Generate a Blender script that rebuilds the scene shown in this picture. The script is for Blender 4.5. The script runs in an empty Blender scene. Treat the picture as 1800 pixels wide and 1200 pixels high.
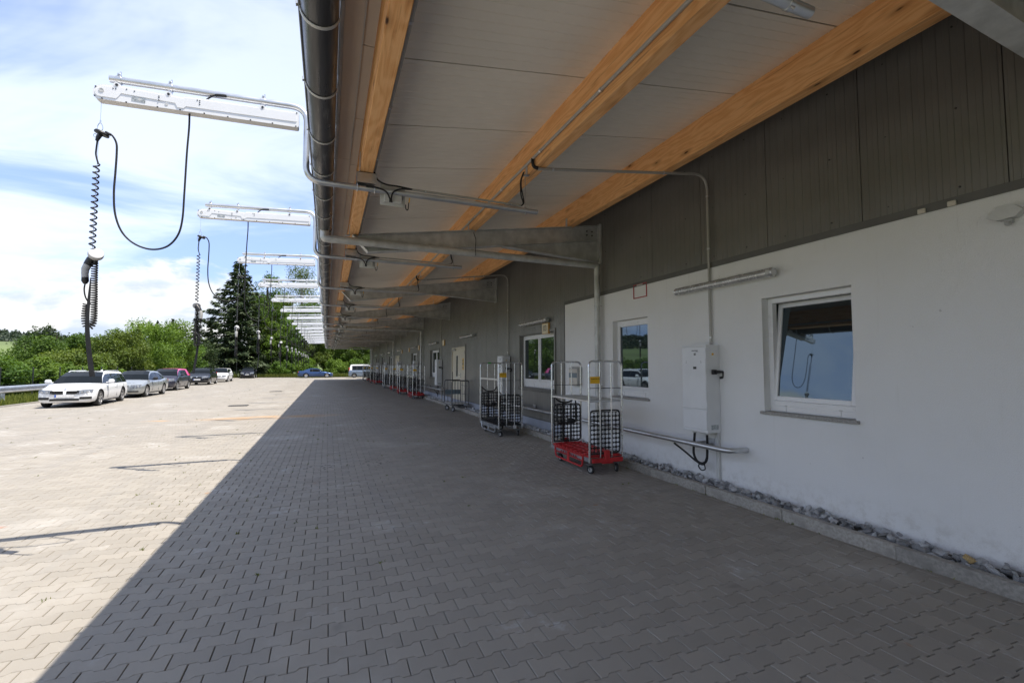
import bpy, math, random
import numpy as np
from mathutils import Vector, Matrix, Quaternion

R = math.radians
random.seed(7)
rng = np.random.default_rng(11)
scene = bpy.context.scene
COL = scene.collection

# ------------------------------------------------------------------ camera
cam_d = bpy.data.cameras.new('camera')
cam = bpy.data.objects.new('camera', cam_d)
COL.objects.link(cam)
scene.camera = cam
CAM_H = 1.72
cam.location = (0, 0, CAM_H)
cam.rotation_euler = (R(90 + 3.04), 0, R(-22.05))
cam_d.sensor_width = 36
cam_d.lens = 16.0
cam_d.clip_start = 0.05
cam_d.clip_end = 6000

# ------------------------------------------------------------------ sky and sun
SUN = Vector((0.31, -0.21, 1.0)).normalized()
EL = math.asin(SUN.z)
AZ = math.atan2(SUN.x, SUN.y)
sd = bpy.data.lights.new('sun', 'SUN')
sd.energy = 4.5
sd.angle = R(0.53)
sd.color = (1.0, 0.93, 0.83)
so = bpy.data.objects.new('sun', sd)
COL.objects.link(so)
so.rotation_euler = (-SUN).to_track_quat('-Z', 'Y').to_euler()

world = bpy.data.worlds.new('World')
scene.world = world
world.use_nodes = True
wt = world.node_tree
wt.nodes.clear()


class NT:
    """small helper to write node graphs as expressions"""
    def __init__(s, tree):
        s.t = tree

    def n(s, typ, **kw):
        nd = s.t.nodes.new(typ)
        for k, v in kw.items():
            setattr(nd, k, v)
        return nd

    def put(s, sock, v):
        if isinstance(v, bpy.types.NodeSocket):
            s.t.links.new(v, sock)
        elif v is not None:
            sock.default_value = v

    def math(s, op, a, b=None, c=None, clamp=False):
        nd = s.n('ShaderNodeMath', operation=op, use_clamp=clamp)
        for i, v in enumerate((a, b, c)):
            if v is not None:
                s.put(nd.inputs[i], v)
        return nd.outputs[0]

    def noise(s, vec, scale, detail=4, rough=.55, dist=0.0):
        nd = s.n('ShaderNodeTexNoise')
        s.put(nd.inputs['Vector'], vec)
        nd.inputs['Scale'].default_value = scale
        nd.inputs['Detail'].default_value = detail
        nd.inputs['Roughness'].default_value = rough
        nd.inputs['Distortion'].default_value = dist
        return nd.outputs['Fac']

    def mix(s, f, a, b, blend='MIX'):
        nd = s.n('ShaderNodeMix', data_type='RGBA', blend_type=blend)
        s.put(nd.inputs[0], f)
        s.put(nd.inputs[6], rgba(a))
        s.put(nd.inputs[7], rgba(b))
        return nd.outputs[2]

    def ramp(s, f, lo, hi, a=0.0, b=1.0):
        nd = s.n('ShaderNodeMapRange', interpolation_type='SMOOTHSTEP')
        s.put(nd.inputs[0], f)
        nd.inputs[1].default_value = lo
        nd.inputs[2].default_value = hi
        nd.inputs[3].default_value = a
        nd.inputs[4].default_value = b
        return nd.outputs[0]

    def mapping(s, vec, scale=(1, 1, 1), loc=(0, 0, 0), rot=(0, 0, 0)):
        nd = s.n('ShaderNodeMapping')
        s.put(nd.inputs['Vector'], vec)
        nd.inputs['Scale'].default_value = scale
        nd.inputs['Location'].default_value = loc
        nd.inputs['Rotation'].default_value = rot
        return nd.outputs[0]

    def comb(s, x, y, z):
        nd = s.n('ShaderNodeCombineXYZ')
        for i, v in enumerate((x, y, z)):
            s.put(nd.inputs[i], v)
        return nd.outputs[0]

    def sep(s, v):
        nd = s.n('ShaderNodeSeparateXYZ')
        s.put(nd.inputs[0], v)
        return nd.outputs


def rgba(c):
    if isinstance(c, (tuple, list)) and len(c) == 3:
        return (c[0], c[1], c[2], 1)
    if isinstance(c, (int, float)):
        return (c, c, c, 1)
    return c


W = NT(wt)
sky = W.n('ShaderNodeTexSky', sky_type='NISHITA', sun_disc=False)
sky.sun_elevation = EL
sky.sun_rotation = AZ
sky.altitude = 450
sky.dust_density = 1.2
wtc = W.n('ShaderNodeTexCoord').outputs['Generated']
dx, dy, dz = W.sep(wtc)
zz = W.math('ADD', W.math('MAXIMUM', dz, 0.0), 0.22)
flat = W.comb(W.math('DIVIDE', dx, zz), W.math('DIVIDE', dy, zz), 0.0)
# high veil of cirrus, streaky
v1 = W.noise(W.mapping(flat, (0.55, 1.1, 1), (3.1, 0.4, 0), (0, 0, R(35))), 1.5, 6, .58, .6)
v2 = W.noise(W.mapping(flat, (0.3, 1.5, 1), (0, 5, 0), (0, 0, R(25))), 3.2, 5, .6, .8)
veil = W.ramp(W.math('ADD', W.math('MULTIPLY', v1, .84), W.math('MULTIPLY', v2, .16)), .37, .60, .14, .94)
# heaped clouds low over the horizon
CO = (2.9, .35, 0)
c1 = W.noise(W.mapping(wtc, (1, 1, 2.0), CO), 3.1, 8, .57, .15)
bias = W.ramp(dz, .06, .34, .085, -.20)
cum = W.ramp(W.math('ADD', c1, bias), .525, .60)
c2 = W.noise(W.mapping(wtc, (1, 1, 2.0), (CO[0], CO[1], .06)), 3.1, 8, .57, .15)
shade = W.ramp(W.math('ADD', W.math('SUBTRACT', c2, c1), W.math('MULTIPLY', c1, -.35)), -.30, -.12, 1.0, .0)
cumcol = W.mix(shade, (4.4, 5.1, 6.3), (7.2, 7.2, 7.15))
base = W.mix(.55, W.mix(1.0, sky.outputs[0], (1.15, 1.12, 1.28), 'MULTIPLY'), (2.6, 4.3, 8.8))
c = W.mix(veil, base, (6.3, 7.12, 8.9))
gr = W.ramp(dz, .0, .85, 1.06, .76)
c = W.mix(1.0, c, W.comb(gr, gr, gr), 'MULTIPLY')
c = W.mix(cum, c, cumcol)
bg = W.n('ShaderNodeBackground')
W.put(bg.inputs[0], c)
bg.inputs[1].default_value = 0.10
wo = W.n('ShaderNodeOutputWorld')
wt.links.new(bg.outputs[0], wo.inputs[0])

vs = scene.view_settings
vs.view_transform = 'Standard'
vs.look = 'None'
vs.gamma = 1
vs.exposure = 0.72
vs.use_curve_mapping = False
scene.cycles.use_denoising = True
scene.cycles.max_bounces = 10
scene.cycles.diffuse_bounces = 5
scene.cycles.transparent_max_bounces = 12
scene.cycles.caustics_reflective = False
scene.cycles.caustics_refractive = False


# ------------------------------------------------------------------ mesh helpers
class MB:
    def __init__(s):
        s.v, s.f, s.m = [], [], []

    def add(s, v, f, m=0):
        k = len(s.v)
        s.v += [tuple(p) for p in v]
        s.f += [tuple(i + k for i in q) for q in f]
        s.m += [m] * len(f)
        return s

    def box(s, x0, x1, y0, y1, z0, z1, ch=0.0, m=0):
        if x0 > x1: x0, x1 = x1, x0
        if y0 > y1: y0, y1 = y1, y0
        if z0 > z1: z0, z1 = z1, z0
        c = min(ch, (x1 - x0) * .45, (y1 - y0) * .45, (z1 - z0) * .45)
        if c <= 0:
            v = [(x, y, z) for z in (z0, z1) for y in (y0, y1) for x in (x0, x1)]
            f = [(0, 2, 3, 1), (4, 5, 7, 6), (0, 1, 5, 4), (2, 6, 7, 3), (0, 4, 6, 2), (1, 3, 7, 5)]
            return s.add(v, f, m)
        o = [(x0 + c, y0), (x1 - c, y0), (x1, y0 + c), (x1, y1 - c), (x1 - c, y1), (x0 + c, y1), (x0, y1 - c), (x0, y0 + c)]
        cx, cy = (x0 + x1) / 2, (y0 + y1) / 2
        def inn(p):
            return (min(max(p[0], x0 + c), x1 - c), min(max(p[1], y0 + c), y1 - c))
        i4 = [(x0 + c, y0 + c), (x1 - c, y0 + c), (x1 - c, y1 - c), (x0 + c, y1 - c)]
        v = [(p[0], p[1], z0) for p in i4] + [(p[0], p[1], z0 + c) for p in o] + [(p[0], p[1], z1 - c) for p in o] + [(p[0], p[1], z1) for p in i4]
        f = [(3, 2, 1, 0), (20, 21, 22, 23)]
        for k in range(8):
            f.append((4 + k, 4 + (k + 1) % 8, 12 + (k + 1) % 8, 12 + k))
        for k in range(4):
            a, b, b2 = 4 + 2 * k, 4 + 2 * k + 1, 4 + (2 * k + 2) % 8
            f.append((k, (k + 1) % 4, b, a))
            f.append((b, (k + 1) % 4, b2))
            a, b, b2 = a + 8, b + 8, b2 + 8
            f.append((a, b, 20 + (k + 1) % 4, 20 + k))
            f.append((b, b2, 20 + (k + 1) % 4))
        return s.add(v, f, m)

    def tube(s, path, r, n=8, caps=True, closed=False, m=0):
        P = [Vector(p) for p in path]
        k = len(P)
        rr = r if isinstance(r, (list, tuple)) else [r] * k
        T = []
        for i in range(k):
            a = P[(i - 1) % k] if (i > 0 or closed) else P[i]
            b = P[(i + 1) % k] if (i < k - 1 or closed) else P[i]
            t = (b - a)
            T.append(t.normalized() if t.length > 1e-9 else Vector((0, 0, 1)))
        u = T[0].orthogonal().normalized()
        V = []
        for i in range(k):
            if i:
                q = T[i - 1].rotation_difference(T[i])
                u = q @ u
                u = (u - T[i] * u.dot(T[i])).normalized()
            w = T[i].cross(u)
            for j in range(n):
                a = 2 * math.pi * (j + .5) / n
                V.append(P[i] + (u * math.cos(a) + w * math.sin(a)) * rr[i])
        F = []
        for i in range(k - 1 + (1 if closed else 0)):
            i2 = (i + 1) % k
            for j in range(n):
                F.append((i * n + j, i * n + (j + 1) % n, i2 * n + (j + 1) % n, i2 * n + j))
        if caps and not closed:
            F.append(tuple(range(n - 1, -1, -1)))
            F.append(tuple((k - 1) * n + j for j in range(n)))
        return s.add(V, F, m)

    def cyl(s, a, b, r, n=12, m=0):
        return s.tube([a, b], r, n, True, False, m)

    def prism(s, poly, axis, a, b, m=0):
        """poly: 2D outline; axis x: (y,z), y: (x,z), z: (x,y)"""
        def mk(p, h):
            return {'x': (h, p[0], p[1]), 'y': (p[0], h, p[1]), 'z': (p[0], p[1], h)}[axis]
        n = len(poly)
        ar = sum(poly[i][0] * poly[(i + 1) % n][1] - poly[(i + 1) % n][0] * poly[i][1] for i in range(n))
        if (ar < 0) != (axis == 'y'):
            poly = poly[::-1]
        v = [mk(p, a) for p in poly] + [mk(p, b) for p in poly]
        f = [tuple(range(n - 1, -1, -1)), tuple(range(n, 2 * n))]
        f += [(i, (i + 1) % n, n + (i + 1) % n, n + i) for i in range(n)]
        if b < a:
            f = [q[::-1] for q in f]
        return s.add(v, f, m)

    def lathe(s, prof, center, axis, n=20, m=0):
        """prof: list of (radius, height along axis)"""
        ax = Vector(axis).normalized()
        u = ax.orthogonal().normalized()
        w = ax.cross(u)
        c = Vector(center)
        V, F = [], []
        for (r, h) in prof:
            for j in range(n):
                a = 2 * math.pi * j / n
                V.append(c + ax * h + (u * math.cos(a) + w * math.sin(a)) * max(r, 1e-4))
        for i in range(len(prof) - 1):
            for j in range(n):
                F.append((i * n + j, i * n + (j + 1) % n, (i + 1) * n + (j + 1) % n, (i + 1) * n + j))
        F.append(tuple(range(n - 1, -1, -1)))
        F.append(tuple((len(prof) - 1) * n + j for j in range(n)))
        return s.add(V, F, m)

    def extrude_profile(s, prof, axis, a, b, m=0):
        """open profile strip extruded along an axis (sheet metal)"""
        def mk(p, h):
            return {'x': (h, p[0], p[1]), 'y': (p[0], h, p[1]), 'z': (p[0], p[1], h)}[axis]
        n = len(prof)
        v = [mk(p, a) for p in prof] + [mk(p, b) for p in prof]
        return s.add(v, [(i, i + 1, n + i + 1, n + i) for i in range(n - 1)], m)


ORG = {}


def link(o, parent=None):
    COL.objects.link(o)
    if parent is not None:
        o.parent = parent


def obj(name, mb, mats, parent=None, smooth=35, label=None):
    """one mesh object; vertices are given in world space (or in the thing's own space when the thing has no origin)"""
    off = ORG.get(parent.name, (0, 0, 0)) if parent is not None else (0, 0, 0)
    me = bpy.data.meshes.new(name)
    if off != (0, 0, 0):
        vv = [(p[0] - off[0], p[1] - off[1], p[2] - off[2]) for p in mb.v]
    else:
        vv = mb.v
    me.from_pydata(vv, [], mb.f)
    if not isinstance(mats, (list, tuple)):
        mats = [mats]
    for x in mats:
        me.materials.append(x)
    if len(mats) > 1:
        me.polygons.foreach_set('material_index', mb.m)
    if smooth:
        me.polygons.foreach_set('use_smooth', [True] * len(mb.f))
        me.set_sharp_from_angle(angle=R(smooth))
    me.update()
    o = bpy.data.objects.new(name, me)
    link(o, parent)
    if parent is not None:
        ORG[o.name] = off
    if label:
        o['label'] = label
    return o


def thing(name, label, cat, loc=(0, 0, 0), rz=0.0, group=None, local=False):
    o = bpy.data.objects.new(name, None)
    o.empty_display_size = .2
    COL.objects.link(o)
    o.location = loc
    o.rotation_euler = (0, 0, rz)
    o['label'] = label
    o['category'] = cat
    if group:
        o['group'] = group
    ORG[o.name] = (0, 0, 0) if local else tuple(loc)
    return o


def tag(o, label, cat, group=None):
    o['label'] = label
    o['category'] = cat
    if group:
        o['group'] = group
    return o


def structure(o):
    o['kind'] = 'structure'
    return o


def copy_tree(o, parent=None):
    c = o.copy()
    COL.objects.link(c)
    c.parent = parent
    for ch in o.children:
        copy_tree(ch, c)
    return c


def fillet(pts, r, n=6):
    """polyline with rounded corners"""
    P = [Vector(p) for p in pts]
    out = [P[0]]
    for i in range(1, len(P) - 1):
        a, b, c = P[i - 1], P[i], P[i + 1]
        d1, d2 = (a - b), (c - b)
        rr = min(r, d1.length * .49, d2.length * .49)
        p, q = b + d1.normalized() * rr, b + d2.normalized() * rr
        for k in range(n + 1):
            t = k / n
            out.append(p * (1 - t) ** 2 + b * 2 * t * (1 - t) + q * t * t)
    out.append(P[-1])
    return out


def spline(pts, n=8):
    """Catmull-Rom through points"""
    P = [Vector(p) for p in pts]
    P = [P[0] * 2 - P[1]] + P + [P[-1] * 2 - P[-2]]
    out = []
    for i in range(1, len(P) - 2):
        a, b, c, d = P[i - 1:i + 3]
        for k in range(n):
            t = k / n
            out.append(.5 * ((2 * b) + (c - a) * t + (2 * a - 5 * b + 4 * c - d) * t * t + (3 * b - 3 * c + d - a) * t ** 3))
    out.append(P[-2])
    return out


def helix(path, r, turns, per=10):
    """helix wound round a path (list of points)"""
    P = [Vector(p) for p in path]
    L = [0]
    for i in range(1, len(P)):
        L.append(L[-1] + (P[i] - P[i - 1]).length)
    n = int(turns * per)
    out = []
    for k in range(n + 1):
        s = L[-1] * k / n
        i = 1
        while i < len(L) - 1 and L[i] < s:
            i += 1
        t = (s - L[i - 1]) / max(1e-9, L[i] - L[i - 1])
        c = P[i - 1].lerp(P[i], t)
        d = (P[i] - P[i - 1]).normalized()
        u = d.cross(Vector((0, 1, 0))).normalized()
        w = Vector((0, 1, 0))
        a = 2 * math.pi * k / per
        out.append(c + (u * math.cos(a) + w * math.sin(a)) * r)
    return out


# ------------------------------------------------------------------ materials
def new_mat(name):
    m = bpy.data.materials.new(name)
    m.use_nodes = True
    m.node_tree.nodes.clear()
    N = NT(m.node_tree)
    out = N.n('ShaderNodeOutputMaterial')
    p = N.n('ShaderNodeBsdfPrincipled')
    m.node_tree.links.new(p.outputs[0], out.inputs[0])
    return m, N, p, out


def mat(name, col, rough=.5, metal=0.0, var=.12, scale=6.0, bump=0.0, bscale=60.0, spec=.5, rvar=.1, rnd=0.0, coat=0.0, stretch=(1, 1, 1), dirt=None, ior=1.5):
    m, N, p, out = new_mat(name)
    tc = N.n('ShaderNodeTexCoord').outputs['Object']
    v = N.mapping(tc, stretch)
    f = N.noise(v, scale, 5, .6)
    lo = tuple(max(0, x * (1 - var)) for x in col)
    hi = tuple(x * (1 + var) for x in col)
    c = N.mix(N.ramp(f, .3, .7), lo, hi)
    if rnd:
        oi = N.n('ShaderNodeObjectInfo').outputs['Random']
        k = N.ramp(oi, 0, 1, 1 - rnd, 1 + rnd)
        c = N.mix(1.0, c, N.comb(k, k, k), 'MULTIPLY')
    if dirt:
        g = N.noise(v, dirt[1], 6, .65)
        c = N.mix(N.ramp(g, .52, .72, 0, dirt[2]), c, dirt[0])
    N.put(p.inputs['Base Color'], c)
    N.put(p.inputs['Roughness'], N.ramp(N.noise(v, scale * 2.3, 4), .3, .7, max(.02, rough - rvar), min(1, rough + rvar)))
    p.inputs['Metallic'].default_value = metal
    p.inputs['Specular IOR Level'].default_value = spec
    p.inputs['IOR'].default_value = ior
    p.inputs['Coat Weight'].default_value = coat
    p.inputs['Coat Roughness'].default_value = .04
    if bump:
        b = N.n('ShaderNodeBump')
        b.inputs['Strength'].default_value = bump
        b.inputs['Distance'].default_value = .01
        N.put(b.inputs['Height'], N.noise(v, bscale, 4, .6))
        m.node_tree.links.new(b.outputs[0], p.inputs['Normal'])
    return m


M = {}
M['galv'] = mat('galvanised_steel', (.60, .61, .62), .34, .85, .10, 3, 0, 40, rvar=.04)
M['galv_dull'] = mat('dull_galvanised_steel', (.53, .535, .52), .48, .3, .16, 5, .1, 30, dirt=((.42, .42, .41), 3, .5))
M['chrome'] = mat('zinc_plated_tube', (.66, .67, .68), .27, .9, .04, 3, rvar=.03)
M['zinc'] = mat('weathered_zinc_gutter', (.068, .068, .07), .36, .5, .3, 3, .1, 20, dirt=((.33, .33, .32), 5, .75), stretch=(3, .25, 3))
M['white_plastic'] = mat('white_plastic', (.87, .87, .865), .38, 0, .02, 4)
M['white_frame'] = mat('white_window_frame', (.80, .80, .80), .35, 0, .02, 4)
M['white_paint'] = mat('white_coated_steel', (.72, .73, .74), .42, 0, .03, 3)
M['black_rubber'] = mat('black_rubber', (.012, .012, .013), .7, 0, .2, 20)
M['black_plastic'] = mat('black_plastic', (.016, .016, .017), .45, 0, .2, 20)
M['grey_plastic'] = mat('grey_plastic', (.42, .42, .41), .45, 0, .06, 10)
M['light_grey_plastic'] = mat('light_grey_plastic', (.58, .58, .56), .45, 0, .05, 10)
M['dark_bolt'] = mat('dark_bolt', (.06, .06, .06), .4, .7, .2, 20)
M['red'] = mat('red_plastic', (.46, .022, .025), .45, 0, .15, 8, .05, 60)
M['yellow'] = mat('yellow_plate', (.80, .45, .01), .45, 0, .05, 8)
M['cream'] = mat('cream_number_plate', (.72, .63, .44), .5, 0, .04, 8)
M['orange_edge'] = mat('weathered_orange_edge', (.60, .34, .10), .5, 0, .2, 30)
M['beige_door'] = mat('cream_coated_door', (.62, .57, .45), .42, 0, .03, 3)
M['soffit'] = mat('coated_soffit_sheet', (.88, .83, .72), .42, 0, .03, 1.5, rnd=.02)
M['fascia'] = mat('beige_fascia_sheet', (.62, .57, .49), .45, 0, .03, 2)
M['clad'] = mat('anthracite_cladding_sheet', (.21, .205, .19), .34, .30, .07, 1.2, rnd=.03, rvar=.05)
M['flash'] = mat('anthracite_flashing', (.125, .123, .115), .42, .2, .08, 3)
M['cap_grey'] = mat('pale_grey_cap', (.50, .51, .52), .5, 0, .03, 6)
M['plaster_plain'] = mat('white_render_plain', (.82, .82, .81), .9, 0, .02, .7, .6, 150, spec=.2, dirt=((.74, .74, .725), 1.3, .25))
M['plinth'] = mat('blue_grey_plinth', (.34, .36, .41), .8, 0, .08, 2, .2, 60)
M['granite'] = mat('granite_sill', (.30, .29, .27), .5, 0, .5, 120, .1, 100)
M['kerb'] = mat('concrete_kerb', (.33, .31, .275), .92, 0, .2, 40, .5, 120, rnd=.12, dirt=((.12, .11, .10), 5, .5))
M['stone'] = mat('grey_gravel_stone', (.34, .345, .35), .85, 0, .28, 14, .5, 30, rnd=.4, dirt=((.36, .30, .21), 4, .45))
M['yellow_stone'] = mat('ochre_gravel_stone', (.48, .34, .15), .85, 0, .4, 10, .5, 30)
M['soil'] = mat('dark_soil', (.07, .065, .055), .95, 0, .3, 12)
M['glass'] = mat('window_glass', (.018, .022, .024), .015, 0, .0, 1, rvar=.003, spec=.5, ior=2.1)
M['glass'].node_tree.nodes['Principled BSDF'].inputs['Specular Tint'].default_value = (.66, .86, 1.0, 1)
M['car_glass'] = mat('car_glass', (.006, .008, .009), .02, 0, .0, 1, rvar=.003, spec=.32, ior=1.42)
M['tyre'] = mat('tyre_rubber', (.014, .014, .014), .75, 0, .2, 20)
M['alloy'] = mat('alloy_rim', (.55, .55, .56), .3, .8, .05, 20)
M['lens'] = mat('headlamp_lens', (.20, .215, .235), .08, .3, .5, 12, coat=.8)
M['tail_red'] = mat('tail_lamp_red', (.45, .012, .012), .15, 0, .1, 10, coat=.5)
M['arch'] = mat('wheel_arch_liner', (.012, .012, .012), .9, 0, .1, 5)
M['plate'] = mat('number_plate_white', (.62, .62, .62), .4, 0, .12, 25)
M['blue_mark'] = mat('blue_mark', (.02, .09, .45), .4, 0, .05, 5)
M['diffuser'] = mat('clear_lamp_cover', (.50, .50, .49), .2, .45, .15, 12, coat=.5)
M['label'] = mat('printed_label', (.38, .41, .42), .5, 0, .45, 60)
M['ink'] = mat('dark_print', (.03, .03, .03), .5, 0, .1, 5)
M['bark'] = mat('bark', (.075, .058, .042), .95, 0, .4, 9, .5, 20)
M['birch'] = mat('pale_bark', (.30, .28, .25), .9, 0, .5, 6, .3, 20)
M['steel_base'] = mat('trolley_steel', (.42, .44, .46), .38, .75, .2, 12)
M['dark_tube'] = mat('dark_grey_tube', (.10, .10, .105), .38, .6, .2, 10)
M['green_tag'] = mat('green_tag', (.05, .40, .08), .5, 0, .1, 5)
M['slate'] = mat('blue_grey_plate', (.16, .21, .24), .45, 0, .08, 8)
M['red_frame'] = mat('red_frame_plastic', (.42, .03, .04), .45, 0, .08, 8)
M['conduit'] = mat('grey_conduit', (.40, .39, .36), .45, 0, .04, 6)
M['fence_dark'] = mat('dark_green_post', (.02, .025, .022), .5, .2, .2, 6)


def wood_mat():
    m, N, p, out = new_mat('spruce_glulam')
    tc = N.n('ShaderNodeTexCoord').outputs['Object']
    oi = N.n('ShaderNodeObjectInfo').outputs['Random']
    v = N.n('ShaderNodeVectorMath', operation='ADD')
    N.put(v.inputs[0], tc)
    N.put(v.inputs[1], N.comb(N.math('MULTIPLY', oi, 17.0), N.math('MULTIPLY', oi, 31.0), 0.0))
    vec = v.outputs[0]
    warp = N.noise(N.mapping(vec, (3, .55, 3)), 1.6, 3, .5)
    x, y, z = N.sep(vec)
    t = N.math('ADD', N.math('MULTIPLY', N.math('ADD', z, x), 26.0), N.math('MULTIPLY', warp, 16.0))
    ring = N.math('PINGPONG', t, 1.0)
    fine = N.noise(N.mapping(vec, (30, .7, 30)), 4, 5, .65)
    c = N.mix(N.ramp(ring, .05, .95), (.88, .49, .215), (.75, .36, .13))
    c = N.mix(N.ramp(fine, .35, .75, 0, .7), c, (.88, .55, .26))
    # knots
    vo = N.n('ShaderNodeTexVoronoi', feature='F1')
    N.put(vo.inputs['Vector'], N.mapping(vec, (5.2, 1.7, 5.2)))
    vo.inputs['Scale'].default_value = 1.0
    kn = N.ramp(vo.outputs['Distance'], .035, .085, 1, 0)
    halo = N.ramp(vo.outputs['Distance'], .06, .26, .55, 0)
    c = N.mix(halo, c, (.40, .17, .05))
    c = N.mix(kn, c, (.07, .03, .015))
    # weathered streaks
    st = N.ramp(N.noise(N.mapping(vec, (9, .35, 9)), 2.2, 6, .7), .56, .68, 0, .6)
    c = N.mix(st, c, (.36, .15, .05))
    N.put(p.inputs['Base Color'], c)
    p.inputs['Roughness'].default_value = .62
    p.inputs['Specular IOR Level'].default_value = .3
    b = N.n('ShaderNodeBump')
    b.inputs['Strength'].default_value = .25
    b.inputs['Distance'].default_value = .01
    N.put(b.inputs['Height'], fine)
    m.node_tree.links.new(b.outputs[0], p.inputs['Normal'])
    return m


M['wood'] = wood_mat()


def plaster_mat():
    m, N, p, out = new_mat('white_render')
    pos = N.n('ShaderNodeNewGeometry').outputs['Position']
    x, y, z = N.sep(pos)
    big = N.noise(pos, .8, 5, .6)
    grain = N.noise(pos, 130, 3, .75)
    c = N.mix(N.ramp(big, .42, .70, 0, .5), (.83, .83, .82), (.765, .765, .75))
    c = N.mix(N.ramp(grain, .30, .70, .16, 0), c, (.55, .55, .54))
    # splashed soil above the gravel and faint runs below the sill and flashing
    splash = N.math('MULTIPLY', N.ramp(z, .12, .48, 1, 0), N.ramp(N.noise(pos, 9, 6, .75), .42, .70))
    c = N.mix(N.math('MULTIPLY', splash, .38), c, (.42, .38, .32))
    runs = N.math('MULTIPLY', N.ramp(N.noise(N.mapping(pos, (1, 9, .5)), 2.2, 4, .6), .60, .76), N.ramp(z, 1.2, 3.1, .12, .30))
    c = N.mix(runs, c, (.62, .60, .56))
    spots = N.ramp(N.noise(pos, 17, 2, .5), .765, .79, 0, .55)
    c = N.mix(spots, c, (.45, .44, .42))
    N.put(p.inputs['Base Color'], c)
    p.inputs['Roughness'].default_value = .92
    p.inputs['Specular IOR Level'].default_value = .2
    b = N.n('ShaderNodeBump')
    b.inputs['Strength'].default_value = .8
    b.inputs['Distance'].default_value = .006
    N.put(b.inputs['Height'], grain)
    m.node_tree.links.new(b.outputs[0], p.inputs['Normal'])
    return m


M['plaster'] = plaster_mat()


def paint(name, col, metal=.0, rough=.3):
    return mat(name, col, rough, metal, .02, 3, coat=.8, rvar=.03)


def paver_mat():
    m, N, p, out = new_mat('concrete_paver')
    pos = N.n('ShaderNodeNewGeometry').outputs['Position']
    at = N.n('ShaderNodeAttribute', attribute_name='tint')
    oi = N.n('ShaderNodeObjectInfo').outputs['Random']
    tint = N.math('FRACT', N.math('ADD', at.outputs['Fac'], oi))
    big = N.noise(pos, .55, 5, .6)
    mid = N.noise(N.mapping(pos, (1, 1, 0)), 3.2, 5, .65)
    fine = N.noise(pos, 240, 3, .7)
    c = N.mix(N.ramp(tint, 0, 1), (.292, .266, .226), (.338, .308, .262))
    c = N.mix(N.ramp(mid, .40, .72, 0, .30), c, (.32, .30, .268))
    c = N.mix(N.ramp(big, .52, .70, 0, .45), c, (.46, .435, .395))
    # pale bloom of lime
    lime = N.math('MULTIPLY', N.ramp(N.noise(pos, 1.1, 6, .7), .56, .68), N.ramp(N.noise(pos, 7, 4, .7), .45, .68))
    c = N.mix(N.math('MULTIPLY', lime, .7), c, (.52, .51, .50))
    # tyre and dirt streaks running along the yard
    streak = N.ramp(N.noise(N.mapping(pos, (1.6, .12, 0)), 1.0, 4, .6), .50, .66, 0, .24)
    c = N.mix(streak, c, (.245, .235, .22))
    # grey-dark smudges and rust spots
    sm = N.ramp(N.noise(pos, 2.4, 3, .6, .4), .655, .75, 0, .5)
    c = N.mix(sm, c, (.19, .175, .155))
    rs = N.ramp(N.noise(N.mapping(pos, (1, 1, 0), (7, 3, 0)), 3.7, 2, .5), .745, .80, 0, .7)
    c = N.mix(rs, c, (.32, .17, .08))
    # the long rust-coloured wash by the canopy edge, and a small one further out
    x, y, z = N.sep(pos)
    w = N.noise(pos, 1.3, 4, .6)
    def blot(cx, cy, rx, ry):
        a = N.math('POWER', N.math('DIVIDE', N.math('SUBTRACT', x, cx), rx), 2.0)
        b = N.math('POWER', N.math('DIVIDE', N.math('SUBTRACT', y, cy), ry), 2.0)
        return N.math('MULTIPLY', N.ramp(N.math('ADD', a, b), .05, 1.0, 1, 0), N.ramp(w, .36, .62))
    c = N.mix(N.math('MULTIPLY', blot(-1.6, 17.2, 2.6, .75), .75), c, (.50, .29, .12))
    c = N.mix(N.math('MULTIPLY', blot(-4.9, 17.2, .5, .22), .8), c, (.52, .30, .13))
    c = N.mix(N.math('MULTIPLY', blot(-3.4, 6.62, .3, .10), .8), c, (.42, .14, .06))
    # oil drips
    vo = N.n('ShaderNodeTexVoronoi', feature='F1')
    N.put(vo.inputs['Vector'], N.mapping(pos, (1, 1, 0)))
    vo.inputs['Scale'].default_value = 13
    dots = N.ramp(vo.outputs['Distance'], .22, .34, 1, 0)
    def patch(cx, cy, r):
        a = N.math('POWER', N.math('SUBTRACT', x, cx), 2.0)
        b = N.math('POWER', N.math('SUBTRACT', y, cy), 2.0)
        return N.ramp(N.math('ADD', a, b), r * r * .5, r * r, 1, 0)
    pp = N.math('MAXIMUM', patch(-.1, 8.45, .27), patch(.83, 8.5, .30))
    c = N.mix(N.math('MULTIPLY', N.math('MULTIPLY', dots, pp), .85), c, (.03, .03, .03))
    c = N.mix(N.ramp(fine, .3, .75, 0, .22), c, (.20, .19, .18))
    N.put(p.inputs['Base Color'], c)
    p.inputs['Roughness'].default_value = .86
    p.inputs['Specular IOR Level'].default_value = .35
    b = N.n('ShaderNodeBump')
    b.inputs['Strength'].default_value = .35
    b.inputs['Distance'].default_value = .004
    N.put(b.inputs['Height'], N.math('ADD', fine, N.math('MULTIPLY', N.noise(pos, 30, 3), .6)))
    m.node_tree.links.new(b.outputs[0], p.inputs['Normal'])
    return m


M['paver'] = paver_mat()
M['joint'] = mat('joint_sand', (.135, .122, .10), .95, 0, .3, 5)


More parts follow.
